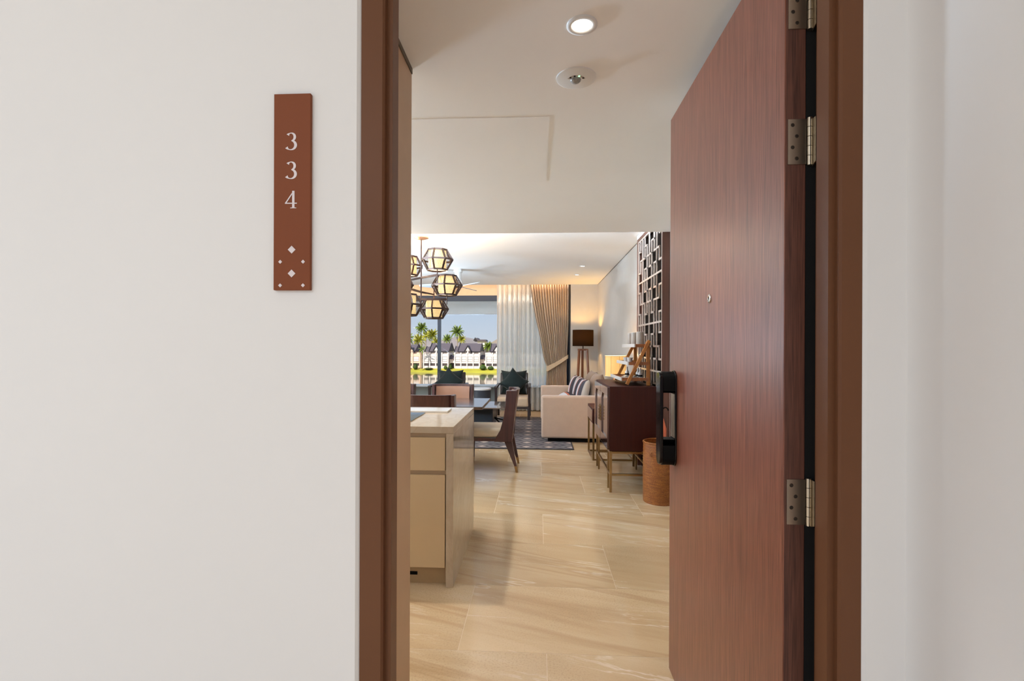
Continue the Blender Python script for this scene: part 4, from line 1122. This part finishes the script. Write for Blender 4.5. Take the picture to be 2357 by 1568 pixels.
# hotel block behind
t = thing('hotel_block', (-27.5, 222, GZ), 'tall white block with dark roof behind the central villa', 'building')
hz = lambda py: CAMH + (800 - py) / FPX * 222 - GZ
MB().box(0, 3.4, 0, 8, 0, hz(786.5)).build('wall', VW, t)
MB().prism([(-1.4, hz(786.5)), (4.2, hz(786.5)), (3.6, hz(782)), (.4, hz(782)), (-.4, hz(778)), (-1.1, hz(783))], -.6, 8.6, 'Y').build('roof', VR, t)
MB().prism([(-1.9, hz(785)), (-.1, hz(785)), (-.95, hz(776.5))], -.9, -.6, 'Y').build('gable', VD, t)
MB().box(-3.0, 6.5, -3, 6, 0, hz(800)).build('lower_wing', VR, t)
MB().prism([(6, hz(790)), (14, hz(790)), (10, hz(778))], -1, 8, 'Y').build('wing_roof', mat('pale_grey_roof', (160, 146, 140), .8), t)  # wing roof in a paler grey than the main roof

# ---- palms
FROND = mat('palm_frond_green', (110, 128, 30), .6, var=.25, vscale=1.0, rand=.35)
FROND2 = mat('palm_frond_yellow_green', (166, 162, 44), .6, var=.25, vscale=1.0, rand=.3)
TRUNK = mat('palm_trunk_grey', (170, 150, 130), .9, var=.15, vscale=3)
def frond_mesh(name, droop):
    mb = MB(); pts = []
    n = 16
    for i in range(n + 1):
        t_ = i / n; pts.append(Vector((t_ * 1.0 - .12 * t_ ** 3 * droop, 0, .32 * t_ - droop * .62 * t_ ** 2.2)))
    mb.tube(pts, [.018 * (1 - .8 * i / n) for i in range(n + 1)], 3, False)
    for i in range(2, n + 1):
        t_ = i / n; p = pts[i]; ln = .30 * math.sin(PI * (t_ * .86 + .1)) + .05
        d = (pts[i] - pts[i - 1]).normalized()
        for s in (-1, 1):
            tip = p + d * ln * .55 + Vector((0, s * ln * .62, -ln * .62)); wv = d * .038
            mb.add([p - wv, p + wv, tip], [(0, 1, 2)])
    return mb.mesh(name)
fm = [frond_mesh('frond', d) for d in (.35, .75, 1.2)]
fm2 = [m_.copy() for m_ in fm]
for m_ in fm: m_.materials.append(FROND)
for m_ in fm2: m_.materials.append(FROND2)
def palm(px, py, yy, r, label, kind=0, base=GZ, lean=0.4, n=30):
    """crown centre at photo pixel px,py, at distance yy (picked from the row of villas it rises behind or before)"""
    u_ = (px - 1178.5) / FPX; dx, dy = -math.sin(YAW) + u_ * math.cos(YAW), math.cos(YAW) + u_ * math.sin(YAW)
    k_ = yy / dy; x, z = dx * k_, CAMH + (800 - py) / FPX * k_
    t = thing('palm_tree', (x - lean, yy, base), label, 'palm tree', 'coconut palms across the lagoon')
    h = z - base
    MB().tube([(lean * s * s, 0, h * s) for s in [q / 8 for q in range(9)]], [.22 - .09 * q / 8 for q in range(9)], 7).build('trunk', TRUNK, t, smooth=True)
    ms = fm2 if kind else fm
    rnd = random.Random(int(px * 7 + py))
    for k in range(n):
        a = 2.39996 * k + rnd.uniform(-.2, .2); lvl = k / (n - 1)
        me = ms[0 if lvl < .35 else 1 if lvl < .7 else 2]
        s_ = r * 1.25 * rnd.uniform(.85, 1.15)
        child('frond', me, FROND, t, (lean, 0, h), (0, -(1.1 - 1.55 * lvl) + rnd.uniform(-.1, .1), a), (s_, s_, s_))
    return t
palm(970, 757, 163, 1.95, 'tallest palm above the left villas', 0)
palm(995, 773, 168, 2.0, 'yellow green palm just left of the window mullion', 1)
palm(1052, 766, 152, 2.0, 'tall slender palm standing alone right of the mullion', 0, lean=-.2)
palm(1029, 783, 156, 1.5, 'smaller palm between mullion and slender palm', 0)
palm(936, 780, 152, 2.1, 'dark palm at the left edge of the view', 0)
palm(963, 786, 157, 1.9, 'leaning palm in front of the left villa roofs', 1)
palm(981, 776, 176, 1.7, 'pale palm in the middle of the left cluster', 1)
palm(1062, 783, 170, 1.5, 'small yellow palm close to the slender palm', 1)
palm(1123, 800, 152, 1.5, 'palm between the central villa and the curtain', 0)
palm(1003, 789, 152, 1.4, 'low yellow palm against the mullion', 1)
palm(1038, 806, 152, 1.0, 'short bright palm between the two middle villas', 1)
palm(972, 806, 137.9, 1.1, 'palm with bare trunk before the left gap', 0, lean=.15, n=11)
# ---- bushes and flower beds
BUSH = mat('bright_bush_leaves', (112, 146, 20), .8, var=.4, vscale=3); BUSHD = mat('dark_bush_leaves', (52, 72, 20), .8, var=.4, vscale=3)
FLOW = mat('orange_flower_bed', (196, 100, 40), .8, var=.3, vscale=4)
def bush(x, y, r, h, m_, label, name='bush', cat='bush'):
    rnd = random.Random(int(x * 31)); t = thing(name, (x, y, GZ), label, cat, 'planting along the shore')
    mb = MB()
    for q in range(int(160)):
        a, b = rnd.uniform(0, 2 * PI), rnd.uniform(0, 1); rr = r * math.sqrt(rnd.random())
        zc = h * math.sqrt(max(0.02, 1 - (rr / r) ** 2)) * rnd.uniform(.55, 1)
        p = Vector((rr * math.cos(a), rr * math.sin(a) * .6, zc)); s_ = .16 * max(.6, h)
        d1 = Vector((rnd.uniform(-1, 1), rnd.uniform(-1, 1), rnd.uniform(0, 1))).normalized() * s_; d2 = Vector((rnd.uniform(-1, 1), rnd.uniform(-1, 1), rnd.uniform(-.3, .6))).normalized() * s_ * .6
        mb.add([p - d1, p + d2, p + d1, p - d2], [(0, 1, 2, 3)])
    l_ = mb.build('foliage', m_, t); l_['kind'] = 'stuff'
    MB().lathe([(r * .8, 0), (r * .85, h * .3), (r * .6, h * .7), (.05, h * .85)], n=12).build('core', BUSHD, t, smooth=True)
bush(-35.0, 138.6, .75, 1.6, BUSHD, 'round dark green bush before the left gap')
bush(-26.3, 138.6, .6, 1.0, BUSH, 'bright bush left of the central villa')
bush(-25.0, 139.1, .55, 1.5, BUSHD, 'taller dark bush against the central villa')
bush(-15.6, 138.6, 1.0, 1.3, BUSH, 'bright grassy bush right of the central villa')
bush(-13.4, 138.9, 1.0, .9, BUSH, 'low bush before the curtain side villa')
bush(-31.2, 138.6, 1.4, .35, FLOW, 'orange flower bed before the mullion villa', 'flower_bed', 'flower bed')
bush(-37.0, 139.0, .8, .3, FLOW, 'small orange flower bed before the peach villa', 'flower_bed', 'flower bed')
